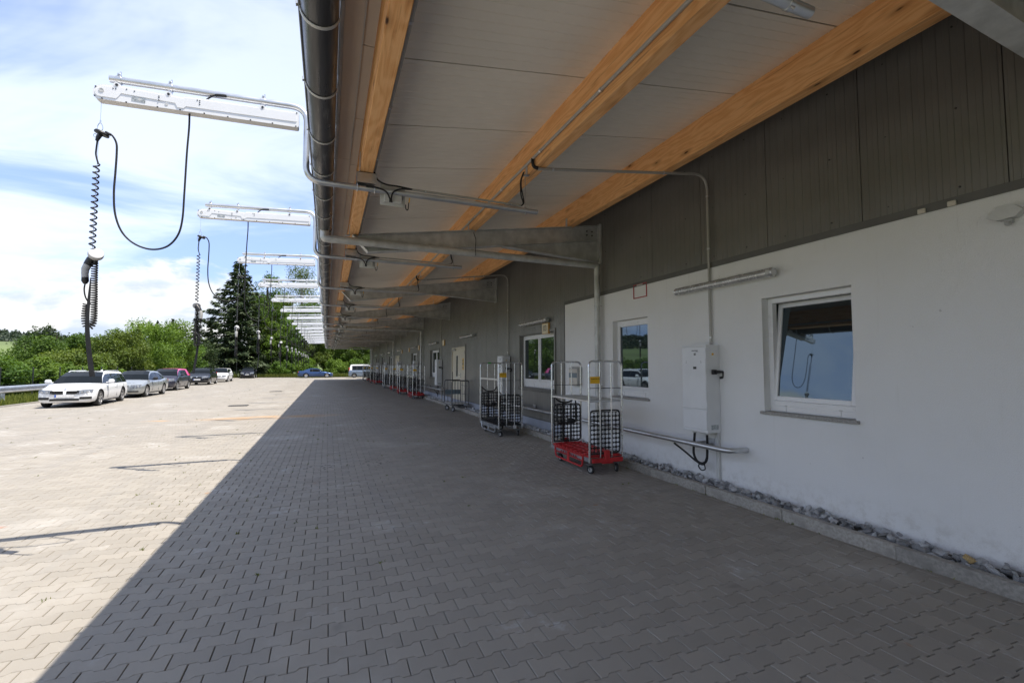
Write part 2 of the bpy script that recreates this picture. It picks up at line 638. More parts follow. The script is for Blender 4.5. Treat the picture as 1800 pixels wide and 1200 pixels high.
def leaf_mat(name, dark, light, trans=.35, vein=0.5):
    m, N, p, out = new_mat(name)
    at = N.n('ShaderNodeAttribute', attribute_name='tint').outputs['Fac']
    oi = N.n('ShaderNodeObjectInfo').outputs['Random']
    c = N.mix(at, dark, light)
    k = N.ramp(oi, 0, 1, .85, 1.15)
    c = N.mix(1.0, c, N.comb(k, k, N.math('MULTIPLY', k, .9)), 'MULTIPLY')
    N.put(p.inputs['Base Color'], c)
    p.inputs['Roughness'].default_value = .55
    p.inputs['Specular IOR Level'].default_value = .3
    tr = N.n('ShaderNodeBsdfTranslucent')
    N.put(tr.inputs[0], N.mix(1.0, c, (1.3, 1.25, .5), 'MULTIPLY'))
    mx = N.n('ShaderNodeMixShader')
    mx.inputs[0].default_value = trans
    L = m.node_tree.links
    L.new(p.outputs[0], mx.inputs[1])
    L.new(tr.outputs[0], mx.inputs[2])
    L.new(mx.outputs[0], out.inputs[0])
    return m


M['leaf_bright'] = leaf_mat('bright_leaves', (.062, .125, .018), (.185, .285, .042))
M['leaf_mid'] = leaf_mat('mid_leaves', (.040, .090, .016), (.125, .21, .034))
M['leaf_olive'] = leaf_mat('olive_leaves', (.050, .090, .018), (.155, .21, .034))
M['leaf_dark'] = leaf_mat('dark_leaves', (.018, .036, .013), (.052, .082, .024), .2)
M['needle'] = leaf_mat('spruce_needles', (.019, .034, .015), (.060, .086, .034), .15)
M['grass'] = leaf_mat('grass_blades', (.070, .105, .020), (.23, .25, .06), .35)
M['meadow'] = mat('meadow', (.115, .155, .045), .95, 0, .25, .05, stretch=(1, 1, 1))
M['turf'] = mat('rough_turf', (.055, .070, .025), .95, 0, .35, 1.2, .4, 20)
M['forest'] = leaf_mat('far_forest', (.028, .048, .034), (.055, .080, .048), .15)  # leaf colours lightened towards blue green, standing in for distant haze


# ------------------------------------------------------------------ fast meshes
def fast_mesh(name, verts, faces_idx, sizes, mats, parent=None, tint=None, smooth=False, matidx=None):
    me = bpy.data.meshes.new(name)
    verts = np.asarray(verts, dtype=np.float32)
    faces_idx = np.asarray(faces_idx, dtype=np.int32).ravel()
    sizes = np.asarray(sizes, dtype=np.int32)
    me.vertices.add(len(verts))
    me.vertices.foreach_set('co', verts.ravel())
    me.loops.add(len(faces_idx))
    me.loops.foreach_set('vertex_index', faces_idx)
    me.polygons.add(len(sizes))
    st = np.zeros(len(sizes), dtype=np.int32)
    st[1:] = np.cumsum(sizes)[:-1]
    me.polygons.foreach_set('loop_start', st)
    if not isinstance(mats, (list, tuple)):
        mats = [mats]
    for x in mats:
        me.materials.append(x)
    if matidx is not None:
        me.polygons.foreach_set('material_index', np.asarray(matidx, dtype=np.int32))
    me.polygons.foreach_set('use_smooth', np.full(len(sizes), bool(smooth)))
    if tint is not None:
        a = me.attributes.new('tint', 'FLOAT', 'FACE')
        a.data.foreach_set('value', np.asarray(tint, dtype=np.float32))
    me.update(calc_edges=True)
    me.validate()
    o = bpy.data.objects.new(name, me)
    link(o, parent)
    return o


def sstep(a, b, x):
    t = np.clip((x - a) / (b - a), 0, 1)
    return t * t * (3 - 2 * t)


def yard_z(x):
    """the yard falls towards the building and is level under the canopy"""
    return .04 * np.clip((-3.0 - np.asarray(x, dtype=float)) / 4.8, 0, 1)


YX0, YX1, YX2 = -12.45, 4.74, 12.0
YY0, YY1, YY2 = -25.0, 62.2, 73.0

def obj_each(name, mb, mats, parent=None, smooth=35):
    """every separate piece of the builder becomes an object of its own"""
    par = list(range(len(mb.v)))
    def find(a):
        while par[a] != a:
            par[a] = par[par[a]]
            a = par[a]
        return a
    for q in mb.f:
        for i in q[1:]:
            par[find(i)] = find(q[0])
    comp = {}
    for k, q in enumerate(mb.f):
        comp.setdefault(find(q[0]), []).append(k)
    res = []
    for ks in comp.values():
        idx = sorted({i for k in ks for i in mb.f[k]})
        mp = {i: j for j, i in enumerate(idx)}
        b2 = MB()
        b2.v = [mb.v[i] for i in idx]
        b2.f = [tuple(mp[i] for i in mb.f[k]) for k in ks]
        b2.m = [mb.m[k] for k in ks]
        res.append(obj(name, b2, mats, parent, smooth))
    return res


# ------------------------------------------------------------------ terrain
def terrain_h(x, y):
    d = np.hypot(x, y - 30)
    ang = np.arctan2(-x, y)
    nw = np.exp(-((ang - .62) / .22) ** 2)
    h = -.25 + 16.5 * sstep(110, 430, d)
    h = h + sstep(470, 900, d) * (6 + 28 * nw)
    h = h + 1.2 * np.sin(x * .011 + 1) * np.sin(y * .013) * sstep(140, 300, d)
    return h


xs = np.concatenate([np.linspace(-2500, -160, 40), np.linspace(-150, 150, 40), np.linspace(160, 2500, 40)])
ys = np.concatenate([np.linspace(-2500, -120, 40), np.linspace(-110, 190, 40), np.linspace(200, 2500, 45)])
gx, gy = np.meshgrid(xs, ys)
gz = terrain_h(gx, gy)
vv = np.stack([gx, gy, gz], -1).reshape(-1, 3)
nx, ny = len(xs), len(ys)
i = np.arange((ny - 1) * (nx - 1))
r_, c_ = i // (nx - 1), i % (nx - 1)
q = np.stack([r_ * nx + c_, r_ * nx + c_ + 1, (r_ + 1) * nx + c_ + 1, (r_ + 1) * nx + c_], -1)
structure(fast_mesh('terrain', vv, q, np.full(len(q), 4), M['meadow'], smooth=True))

# ------------------------------------------------------------------ yard: bedding sheet and pavers
b = MB()
cols = [YX0, -7.8, -3.0, 0.0, YX1]
for x0, x1 in zip(cols[:-1], cols[1:]):
    b.add([(x0, YY0, float(yard_z(x0)) - .0165), (x1, YY0, float(yard_z(x1)) - .0165), (x1, YY2, float(yard_z(x1)) - .0165), (x0, YY2, float(yard_z(x0)) - .0165)], [(0, 1, 2, 3)])
b.add([(YX1, YY1, -.0165), (YX2, YY1, -.0165), (YX2, YY2, -.0165), (YX1, YY2, -.0165)], [(0, 1, 2, 3)])
yard = structure(obj('yard', b, M['joint']))

PL, PP, PA = .2145, .1407, .0105
PX0, PY0 = .147, 2.80
def outline(g):
    e, h, A, L, P = .0475, .065, PA, PL, PP
    return np.array([(g, -A + g), (e, -A + g), (h, A + g), (L - h, A + g), (L - e, -A + g), (L - g, -A + g),
                     (L - g, P + A - g), (L - e, P + A - g), (L - h, P - A - g), (h, P - A - g), (e, P + A - g), (g, P + A - g)])


rows = np.arange(int((YY0 - PY0) / PP), int((YY2 - PY0) / PP))
PXY = []
for k in rows:
    y = PY0 + k * PP
    sh = (PL / 2 if k % 2 else 0)
    n0 = int((YX0 - PX0 - sh) / PL) + 1
    n1 = int(math.ceil(((YX1 if y < YY1 else YX2) - PX0 - sh) / PL))
    n = np.arange(n0, n1)
    PXY.append(np.stack([PX0 + sh + n * PL, np.full(len(n), y)], -1))
PXY = np.concatenate(PXY)
PXY = PXY[(PXY[:, 1] > .6) | (rng.random(len(PXY)) < 1)]
# how large each paver shows in the picture
ctr = PXY + np.array([PL / 2, PP / 2])
yaw, pit = R(22.05), R(3.04)
fw = np.array([math.sin(yaw) * math.cos(pit), math.cos(yaw) * math.cos(pit), math.sin(pit)])
rt = np.array([math.cos(yaw), -math.sin(yaw), 0])
upv = np.cross(rt, fw)
def project(P):
    q = np.asarray(P, dtype=float) - np.array([0, 0, CAM_H])
    z = q @ fw
    return 900 + 800 * (q @ rt) / np.where(z > .05, z, .05), 600 - 800 * (q @ upv) / np.where(z > .05, z, .05), z
pc = np.stack([ctr[:, 0], ctr[:, 1], yard_z(ctr[:, 0])], -1)
pu, pv, pz = project(pc)
inview = (pz > .3) & (pu > 5) & (pu < 1795) & (pv < 1192)
dist = np.linalg.norm(pc - np.array([0, 0, CAM_H]), axis=1)
dist[~inview] = 1e9
near_idx = np.argsort(dist)[:300]
is_near = np.zeros(len(PXY), bool)
is_near[near_idx] = True

top, lowr = outline(.0054), outline(.0022)
pm = None
pbm = MB()
cxy = np.array([PL / 2, PP / 2])
vts = [(p[0], p[1], 0) for p in top - cxy] + [(p[0], p[1], -.0045) for p in lowr - cxy] + [(p[0], p[1], -.016) for p in lowr - cxy]
fcs = [tuple(range(12))]
for k in range(12):
    k2 = (k + 1) % 12
    fcs.append((12 + k, 12 + k2, k2, k))
    fcs.append((24 + k, 24 + k2, 12 + k2, 12 + k))
pbm.add(vts, fcs)
first = None
for j in near_idx:
    if first is None:
        first = obj('paver', pbm, M['paver'], yard, smooth=0)
        o = first
    else:
        o = first.copy()
        COL.objects.link(o)
        o.parent = yard
    o.location = (ctr[j, 0], ctr[j, 1], float(yard_z(ctr[j, 0])) + random.uniform(-.0012, .0012))
    o.rotation_euler = (random.gauss(0, .0035), random.gauss(0, .0035), random.gauss(0, .004))

def paver_field(idx, detailed):
    c = ctr[idx]
    n = len(c)
    jit = rng.normal(0, .0012, n)
    rings = [(top if detailed else outline(.0030), 0.0)] + ([(lowr, -.0045), (lowr, -.016)] if detailed else [])
    V = []
    for (ol, z) in rings:
        pts = (ol - cxy)[None] + c[:, None]
        zz_ = yard_z(pts[..., 0]) + z + jit[:, None] * (1 if detailed else .5)
        V.append(np.concatenate([pts, zz_[..., None]], -1))
    V = np.concatenate(V, 1)
    nv = V.shape[1]
    base = (np.arange(n) * nv)[:, None]
    loops = [base + np.arange(12)[None]]
    sizes = [np.full((n, 1), 12)]
    if detailed:
        qq = []
        for k in range(12):
            k2 = (k + 1) % 12
            qq += [12 + k, 12 + k2, k2, k, 24 + k, 24 + k2, 12 + k2, 12 + k]
        loops.append(base + np.array(qq)[None])
        sizes.append(np.full((n, 24), 4))
    L = np.concatenate(loops, 1).ravel()
    S = np.concatenate(sizes, 1)
    tint = np.repeat(rng.random(n), S.shape[1])
    o = fast_mesh('paver_field', V.reshape(-1, 3), L, S.ravel(), M['paver'], yard, tint=tint)
    o['kind'] = 'stuff'
    return o


d2 = np.hypot(ctr[:, 0], ctr[:, 1])
rest = ~is_near
paver_field(np.where(rest & (d2 < 13))[0], True)
paver_field(np.where(rest & (d2 >= 13))[0], False)

# ------------------------------------------------------------------ kerb
b = MB()
b.box(4.723, 4.798, -22, 62.2, -.03, .02)
kerb = structure(obj('kerb', b, M['joint']))
b = MB()
b.box(4.72, 4.80, -.5475, .5475, -.03, .12, .006)
kp = None
for k in range(-5, 54):
    yy = 2.56 + 1.1 * k + .55
    if kp is None:
        kp = obj('kerbstone', b, M['kerb'], kerb, smooth=0)
        o = kp
    else:
        o = kp.copy(); COL.objects.link(o); o.parent = kerb
    o.location = (random.uniform(-.002, .002), yy, random.uniform(-.003, .003))
    o.rotation_euler = (0, 0, random.gauss(0, .0012))

# ------------------------------------------------------------------ gravel strip
import bmesh
def rock(seed, sub=False):
    r = random.Random(seed)
    bm = bmesh.new()
    for _ in range(11):
        v = Vector((r.gauss(0, 1), r.gauss(0, 1), r.gauss(0, 1))).normalized()
        v = Vector((v.x * 1.0, v.y * .75, v.z * .55)) * r.uniform(.8, 1.08)
        bm.verts.new(v)
    res = bmesh.ops.convex_hull(bm, input=bm.verts)
    bmesh.ops.delete(bm, geom=[g for g in res['geom_interior'] if isinstance(g, bmesh.types.BMVert)], context='VERTS')
    bmesh.ops.bevel(bm, geom=bm.edges[:], offset=.06, segments=1, affect='EDGES')
    me = bpy.data.meshes.new('stone')
    bm.to_mesh(me)
    bm.free()
    me.materials.append(M['stone'])
    return me


ROCKS = [rock(s) for s in range(26)]
b = MB()
b.box(4.801, 5.098, -22, 9.31, -.03, .07)
b.box(4.801, 5.128, 9.31, 62, -.03, .07)
gravel = structure(obj('gravel_strip', b, M['soil']))
nst = 0
spots = []
for layer, (z0, sz) in enumerate(((.075, .072), (.105, .066), (.13, .055))):
    y = 1.45
    while y < 6.9:
        for _ in range(3 if layer < 1 else 2):
            spots.append((random.uniform(4.835, 5.06), y + random.uniform(-.03, .03), z0 + random.uniform(-.012, .012), sz * random.uniform(.6, 1.35)))
        y += .125
random.shuffle(spots)
spots.sort(key=lambda s: s[1])
for k, (x, y, z, s) in enumerate(spots[:300]):
    o = bpy.data.objects.new('stone', ROCKS[k % 26])
    link(o, gravel)
    x = min(max(x, 4.80 + s * .9), 5.10 - s * .8)
    o.location = (x, y, z)
    o.scale = (s, s, s)
    o.rotation_euler = (random.gauss(0, .5), random.gauss(0, .5), random.uniform(0, 6.28))
ym = rock(77)
ym.materials.clear(); ym.materials.append(M['yellow_stone'])
o = bpy.data.objects.new('stone', ym); link(o, gravel)
o.location = (4.93, 2.13, .135); o.scale = (.085, .085, .08); o.rotation_euler = (.3, .2, .6)
o['label'] = 'ochre streaked stone'
# the rest of the strip
V, F, S = [], [], []
yend = max(s[1] for s in spots[:300])
for k in range(2600):
    y = yend + (k / 2600) ** 1.25 * (58 - yend)
    me = ROCKS[k % 26]
    s = random.uniform(.045, .085)
    co = np.array([v.co[:] for v in me.vertices])
    rot = np.array(Matrix.Rotation(random.uniform(0, 6.28), 3, 'Z') @ Matrix.Rotation(random.gauss(0, .5), 3, 'X'))
    co = co @ rot.T * s + np.array([random.uniform(4.85, 5.06), y, random.uniform(.07, .13)])
    base = sum(len(v) for v in V) if k == 0 else base_n
    for p in me.polygons:
        F += [base + i for i in p.vertices]
        S.append(len(p.vertices))
    V.append(co)
    base_n = base + len(co)
o = fast_mesh('gravel_bed', np.concatenate(V), F, S, M['stone'], gravel)
o['kind'] = 'stuff'

# ------------------------------------------------------------------ warehouse
XW = 5.10
SL = .147
def soffit_z(x):
    return 4.285 + SL * (x - .295)


wh = thing('warehouse', 'long low warehouse with white rendered end and grey ribbed metal cladding under a canopy', 'building', (5.1, 9.3, 0))
OPEN_P = [(3.07, 4.14, 1.15, 2.57), (6.37, 7.40, 1.15, 2.57)]
OPEN_C = [(9.87, 12.02, 1.13, 2.56), (17.62, 19.72, .30, 2.50), (22.17, 24.30, 1.13, 2.52), (28.14, 30.20, 1.13, 2.52),
          (35.55, 38.00, .30, 2.50), (40.0, 41.9, 1.13, 2.52), (45.75, 47.8, 1.13, 2.52), (51.4, 53.6, 1.13, 2.52)]


def wall_holes(b, x, y0, y1, z0, z1, holes, depth, m=0):
    ys_ = sorted({y0, y1, *[h[0] for h in holes], *[h[1] for h in holes]})
    zs_ = sorted({z0, z1, *[h[2] for h in holes], *[h[3] for h in holes]})
    for a, c in zip(ys_[:-1], ys_[1:]):
        for d, e in zip(zs_[:-1], zs_[1:]):
            my, mz = (a + c) / 2, (d + e) / 2
            if any(h[0] < my < h[1] and h[2] < mz < h[3] for h in holes):
                continue
            b.add([(x, a, d), (x, c, d), (x, c, e), (x, a, e)], [(3, 2, 1, 0)], m)
    for (a, c, d, e) in holes:
        X = x + depth
        b.add([(x, a, d), (x, c, d), (x, c, e), (x, a, e), (X, a, d), (X, c, d), (X, c, e), (X, a, e)],
              [(0, 1, 5, 4), (1, 2, 6, 5), (2, 3, 7, 6), (3, 0, 4, 7)], m)


b = MB()
wall_holes(b, XW, -22, 9.31, 0, 3.15, OPEN_P, .26)
b.add([(XW, 9.31, 0), (XW + .3, 9.31, 0), (XW + .3, 9.31, 3.15), (XW, 9.31, 3.15)], [(0, 1, 2, 3)])
obj('rendered_wall', b, M['plaster'], wh, smooth=0)
b = MB()
b.box(5.09, 5.14, -22, 9.325, 3.13, 3.205)
b.box(5.084, 5.092, -22, 9.325, 3.125, 3.14)
b.box(5.088, 5.13, 9.312, 9.345, .33, 3.13)
obj('flashing', b, M['flash'], wh, smooth=0)
b = MB()
wall_holes(b, 5.135, 9.31, 62, -.05, .335, [(h[0], h[1], .299, .4) for h in OPEN_C if h[2] < .4 and False], .1)
obj('plinth', b, M['plinth'], wh, smooth=0)
b = MB()
b.box(5.105, 5.14, 9.345, 62, .325, .352)
obj('drip_rail', b, M['flash'], wh, smooth=0)
# cladding panels, each a ribbed sheet of its own
CX = 5.128
def rib_profile(a, c):
    """ribbed section between y=a and y=c; ribs stay in step over the whole wall"""
    pts = [(CX, a)]
    k = math.floor((a - 1.85) / .1)
    while True:
        y = 1.85 + k * .1
        for (dy, dxx) in ((.026, 0), (.031, -.005), (.071, -.005), (.076, 0)):
            if a + .004 < y + dy < c - .004:
                pts.append((CX + dxx, y + dy))
        k += 1
        if y > c:
            break
    pts.append((CX, c))
    return pts


edges = [1.85 + 1.1 * k for k in range(-21, 56)]
for a, c in zip(edges[:-1], edges[1:]):
    if a > 62: break
    c = min(c, 62)
    a, c = a + .004, c - .004
    b, bl = MB(), MB()
    segs = sorted({a, c, *[y for h in OPEN_C for y in h[:2] if a < y < c], *([9.33] if a < 9.33 < c else [])})
    for p, q_ in zip(segs[:-1], segs[1:]):
        mid = (p + q_) / 2
        zr = [(3.19, 5.05)] if mid < 9.33 else [(.34, 5.05)]
        for h in OPEN_C:
            if h[0] < mid < h[1]:
                zr = [(.34, h[2]), (h[3], 5.05)] if h[2] > .4 else [(h[3], 5.05)]
        for (z0, z1) in zr:
            pr = rib_profile(p, q_)
            n = len(pr)
            v = [(x, y, z0) for x, y in pr] + [(x, y, z1) for x, y in pr]
            (bl if z1 < 2 else b).add(v, [(i + 1, i, n + i, n + i + 1) for i in range(n - 1)])
    # folded edges of the sheet
    for yy, sgn in ((a, 1), (c, -1)):
        zr = [(3.19 if yy < 9.33 else .34, 5.05)]
        for h in OPEN_C:
            if h[0] - .01 < yy < h[1] + .01:
                zr = ([(.34, h[2])] if h[2] > .4 else []) + [(h[3], 5.05)]
        for z0, z1 in zr:
            (bl if z1 < 2 else b).add([(CX, yy, z0), (CX + .02, yy, z0), (CX + .02, yy, z1), (CX, yy, z1)], [(0, 1, 2, 3)])
    obj('cladding_panel', b, M['clad'], wh, smooth=0)
    if bl.f:
        obj('cladding_panel', bl, M['clad'], wh, smooth=0)
b = MB()
b.box(5.15, 5.2, -22, 9.3, 3.15, 5.05)
wall_holes(b, 5.149, 9.3, 62, -.02, 5.05, OPEN_C, .05)
b.box(5.4, 19.9, 61.9, 62.0, 0, 6)
b.box(19.8, 20, -22, 62, 0, 6)
b.box(5.4, 19.9, -22, -21.9, 0, 6)
obj('inner_wall', b, M['flash'], wh, smooth=0)
# screws in rows
b = MB()
for a in [1.85 + 1.1 * k for k in range(-1, 8)]:
    for dy in (.2, .75):
        for z in (3.29, 4.0, 4.75):
            b.lathe([(.0095, 0), (.009, .004), (.004, .007)], (CX, a + dy + .11, z), (-1, 0, 0), 8)
for a in np.arange(9.6, 34, .36):
    if not any(h[0] - .1 < a < h[1] + .1 and h[3] > 2.72 for h in OPEN_C):
        b.lathe([(.0095, 0), (.009, .004), (.004, .007)], (CX - .004, a, 2.72), (-1, 0, 0), 6)
o = obj('screw_heads', b, M['dark_bolt'], wh)
o['kind'] = 'stuff'


def ring(b, x0, x1, y0, y1, z0, z1, t, ch=.004, m=0, tb=None):
    tb = tb or t
    b.box(x0, x1, y0, y0 + t, z0, z1, ch, m)
    b.box(x0, x1, y1 - t, y1, z0, z1, ch, m)
    b.box(x0 + .0015, x1 - .0015, y0 + t - .004, y1 - t + .004, z0, z0 + tb, ch, m)
    b.box(x0 + .0015, x1 - .0015, y0 + t - .004, y1 - t + .004, z1 - t, z1, ch, m)


def window(op, sashes, rendered, tilt=False):
    y0, y1, z0, z1 = op
    xr = XW + (.10 if rendered else .13)
    b = MB()
    zb = z0 + (.10 if rendered else .14)
    ring(b, xr, xr + .08, y0 + .002, y1 - .002, zb - .03, z1 - .002, .065)
    b.box(xr + .004, xr + .07, y0 + .003, y1 - .003, z0 + .004, zb - .02, .003)
    if len(sashes) > 1:
        b.box(xr + .003, xr + .077, sashes[0][1] - .02, sashes[0][1] + .02, zb, z1 - .06, .003)
    w = obj('window', b, M['white_frame'], wh, smooth=0)
    for (a, c) in sashes:
        s = MB()
        ring(s, xr - .012, xr + .05, a, c, zb + .03, z1 - .06, .058, .006)
        for dx_, t in ((-.014, .012),):
            s.box(xr + .010, xr + .03, a + .056, a + .062, zb + .088, z1 - .118)
        p = MB()
        p.box(xr + .012, xr + .034, a + .052, c - .052, zb + .082, z1 - .112)
        if tilt:
            ang = R(-7.0)
            def rot(mb):
                out = []
                px, pz = xr + .05, zb + .03
                for (x, y, z) in mb.v:
                    dx_, dz_ = x - px, z - pz
                    out.append((px + dx_ * math.cos(ang) - dz_ * math.sin(ang), y, pz + dx_ * math.sin(ang) + dz_ * math.cos(ang)))
                mb.v = out
            rot(s); rot(p)
        obj('sash', s, M['white_frame'], w, smooth=0)
        obj('pane', p, M['glass'], w, smooth=0)
    s = MB()
    if rendered:
        s.box(XW - .045, xr + .004, y0 - .035, y1 + .035, z0 - .032, z0 + .002, .004)
        obj('sill', s, M['granite'], w, smooth=0)
        k = MB()
        for t in (.2, .8):
            yy = y0 + (y1 - y0) * t
            k.box(xr - .004, xr + .006, yy - .018, yy + .018, z0 + .075, z0 + .085, .002)
            k.box(xr - .001, xr + .006, yy - .0015, yy + .0015, z0 + .01, z0 + .075)
        o = obj('drain_cap', k, M['light_grey_plastic'], w, smooth=0)
        o['kind'] = 'stuff'
    else:
        s.box(XW - .02, xr + .01, y0 - .06, y1 + .06, z0 - .09, z0 + .003, .004)
        obj('sill', s, M['flash'], w, smooth=0)
        s = MB()
        ring(s, XW - .004, XW + .16, y0 - .055, y1 + .055, z0 - .002, z1 + .075, .058, .002, tb=.004)
        obj('trim', s, M['clad'], w, smooth=0)
    # dark room behind
    r = MB()
    r.box(xr + .06, xr + .09, y0 - .0, y1, z0, zb + .05)
    X0, X1 = xr + .16, xr + 1.5
    r.add([(X1, y0 - .5, z0 - .5), (X1, y1 + .5, z0 - .5), (X1, y1 + .5, z1 + .3), (X1, y0 - .5, z1 + .3)], [(3, 2, 1, 0)])
    for (ya) in (y0 - .5, y1 + .5):
        r.add([(X0, ya, z0 - .5), (X1, ya, z0 - .5), (X1, ya, z1 + .3), (X0, ya, z1 + .3)], [(0, 1, 2, 3)])
    obj('room_wall', r, M['slate'], w, smooth=0)
    return w


w1 = window(OPEN_P[0], [(3.07 + .045, 4.14 - .045)], True, True)
w1['label'] = 'single window tilted open at the top'
window(OPEN_P[1], [(6.37 + .045, 7.40 - .045)], True)
for k, op in enumerate(OPEN_C):
    if op[2] > .4:
        m_ = (op[0] + op[1]) / 2
        window(op, [(op[0] + .045, m_ - .015), (m_ + .015, op[1] - .045)], False)


def door(op):
    y0, y1, z0, z1 = op
    b = MB()
    ring(b, XW + .0, XW + .12, y0, y1, z0, z1, .06, .004)
    d = obj('door', b, M['beige_door'], wh, smooth=0)
    ysp = y0 + .62
    for (a, c) in ((y0 + .06, ysp - .004), (ysp + .004, y1 - .06)):
        l = MB()
        l.box(XW + .035, XW + .085, a, c, z0 + .03, z1 - .06, .004)
        obj('door_leaf', l, M['beige_door'], d, smooth=0)
    g = MB()
    g.box(XW + .028, XW + .036, y0 + 1.18, y0 + 1.40, z0 + .95, z1 - .36)
    obj('pane', g, M['glass'], d, smooth=0)
    g = MB()
    ring(g, XW + .024, XW + .04, y0 + 1.16, y0 + 1.42, z0 + .93, z1 - .34, .022, .002)
    obj('pane_trim', g, M['light_grey_plastic'], d, smooth=0)
    g = MB()
    g.tube(fillet([(XW + .036, ysp + .09, z0 + 1.03), (XW - .02, ysp + .09, z0 + 1.03), (XW - .02, ysp + .22, z0 + 1.03)], .02), .01, 8)
    g.box(XW + .026, XW + .036, ysp + .065, ysp + .115, z0 + .93, z0 + 1.12, .004)
    obj('handle', g, M['chrome'], d)
    g = MB()
    g.box(XW - .02, XW + .036, y1 - .62, y1 - .18, z1 - .14, z1 - .075, .008)
    g.tube([(XW - .005, y1 - .3, z1 - .10), (XW - .06, y1 - .55, z1 - .06), (XW + .0, y1 - .72, z1 - .03)], .009, 6)
    obj('door_closer', g, M['grey_plastic'], d)
    g = MB()
    for z in (z0 + .3, z0 + 1.9):
        g.cyl((XW - .006, y1 - .05, z), (XW - .006, y1 - .05, z + .13), .014, 8)
        g.cyl((XW - .006, y0 + .05, z), (XW - .006, y0 + .05, z + .13), .014, 8)
    obj_each('hinge', g, M['grey_plastic'], d)
    g = MB()
    g.box(XW + .028, XW + .036, y0 + .30, y0 + .46, z0 + 1.25, z0 + 1.72, .002)
    obj('notice', g, M['yellow'], d, smooth=0)
    g = MB()
    for k, (z, h) in enumerate(((1.60, .06), (1.44, .12), (1.32, .05))):
        g.box(XW + .0265, XW + .0282, y0 + .33, y0 + .43, z0 + z, z0 + z + h)
    obj('notice_print', g, M['ink'], d, smooth=0)
    g = MB()
    ring(g, XW - .004, XW + .15, y0 - .07, y1 + .07, z0, z1 + .075, .068, .002, tb=.002)
    obj('trim', g, M['clad'], d, smooth=0)
    g = MB()
    g.box(4.80, 5.13, y0 - .05, y1 + .05, .02, .13, .008)
    obj('step', g, M['kerb'], d, smooth=0)


for op in OPEN_C:
    if op[2] < .4:
        door(op)

# ------------------------------------------------------------------ canopy
CY0, CY1 = -22.0, 60.4  # unseen stretch behind the camera, wall included, lengthened to cut sky light
cn = thing('canopy', 'long sloping canopy of pale sheet panels on three timber beams and steel brackets', 'canopy', (2.5, 26, 3.9))
BEAMS = [.295, 2.33, 4.35]
def beam_bottom(x):
    return 3.87 + SL * (x - .295)


for bi, x in enumerate(BEAMS):
    ys_ = [CY0, 7.9 - 3.2, 23.2, 41.5, CY1 - .25]
    ys_ = [CY0, 14.0, 32.5, CY1 - .25]
    for a, c in zip(ys_[:-1], ys_[1:]):
        b = MB()
        zb = beam_bottom(x)
        b.box(x, x + .138, a, c - .003, zb, soffit_z(x) + .006, .004)
        obj('timber_beam', b, M['wood'], cn, smooth=0)
# soffit panels with fine ribs
e0 = 3.80 - 1.145 * 23
edges = [e0 + 1.145 * k for k in range(82)]
for a, c in zip(edges[:-1], edges[1:]):
    if c < CY0 or a > CY1: continue
    a, c = max(a, CY0) + .008, min(c, CY1) - .008
    prof = [(a, .012), (a, 0)]
    y = a + .055
    while y < c - .03:
        prof += [(y, 0), (y + .005, -.005), (y + .013, -.005), (y + .018, 0)]
        y += .1045
    prof += [(c, 0), (c, .012)]
    n = len(prof)
    x0, x1 = .20, 5.16
    v = [(x0, y, soffit_z(x0) + z) for y, z in prof] + [(x1, y, soffit_z(x1) + z) for y, z in prof]
    b = MB()
    b.add(v, [(i, i + 1, n + i + 1, n + i) for i in range(n - 1)])
    obj('soffit_panel', b, M['soffit'], cn, smooth=0)
# edge sheets beside the outer beam
e0 = 2.72 - 3.0 * 4
for k in range(28):
    a, c = e0 + 3.0 * k + .003, e0 + 3.0 * (k + 1) - .003
    if c < CY0 or a > CY1: continue
    a, c = max(a, CY0), min(c, CY1)
    b = MB()
    b.box(.066, .199, a, c, 4.205, 4.222)
    b.box(.045, .066, a, c, 4.21, 4.37)
    obj('edge_sheet', b, M['fascia'], cn, smooth=0)
e0 = 3.62 - 1.145 * 11
for k in range(70):
    a, c = e0 + 1.145 * k + .005, e0 + 1.145 * (k + 1) - .005
    if c < CY0 or a > CY1: continue
    a, c = max(a, CY0), min(c, CY1)
    b = MB()
    b.box(.203, .297, a, c, 4.226, 4.245)
    obj('edge_strip', b, M['fascia'], cn, smooth=0)
b = MB()
b.box(.198, .206, CY0, CY1, 4.20, 4.24)
b.box(.028, .044, CY0, CY1, 4.06, 4.40)
b.box(.03, .062, CY0, CY1, 4.195, 4.203)
obj('drip_edge', b, M['galv_dull'], cn, smooth=0)
# roof skin
b = MB()
def rz(x): return soffit_z(x) + .016
poly = [(.045, rz(.045)), (20.1, rz(20.1)), (20.1, rz(20.1) + .14), (.005, rz(.005) + .14), (.005, rz(.005) + .05)]
b.prism(poly, 'y', CY0, CY1)
obj('roof', b, M['flash'], cn, smooth=0)
# gutter
b = MB()
GX, GZ, GR = -.087, 3.965, .113
prof = [(GX + GR * math.cos(t), GZ + GR * math.sin(t)) for t in np.linspace(math.pi, 2 * math.pi, 17)]
prof = [(GX - GR, GZ)] + prof[1:]
inner = [(GX + (GR - .004) * math.cos(t), GZ + (GR - .004) * math.sin(t)) for t in np.linspace(2 * math.pi, math.pi, 17)]
b.prism(prof + [(GX + GR, GZ + .05), (GX + GR - .004, GZ + .05)] + inner, 'y', CY0, CY1)
gut = obj('gutter', b, M['zinc'], cn)
b = MB()
b.tube([(GX - GR - .004, CY0, GZ), (GX - GR - .004, CY1, GZ)], .0125, 8)
obj('gutter_bead', b, M['zinc'], gut)
hook_y = [3.02 + .81 * k for k in range(-5, 72)]
b = MB()
R2 = GR + .003
arc = [(GX + R2 * math.cos(t), GZ + R2 * math.sin(t)) for t in np.linspace(math.pi * .99, 2 * math.pi, 14)]
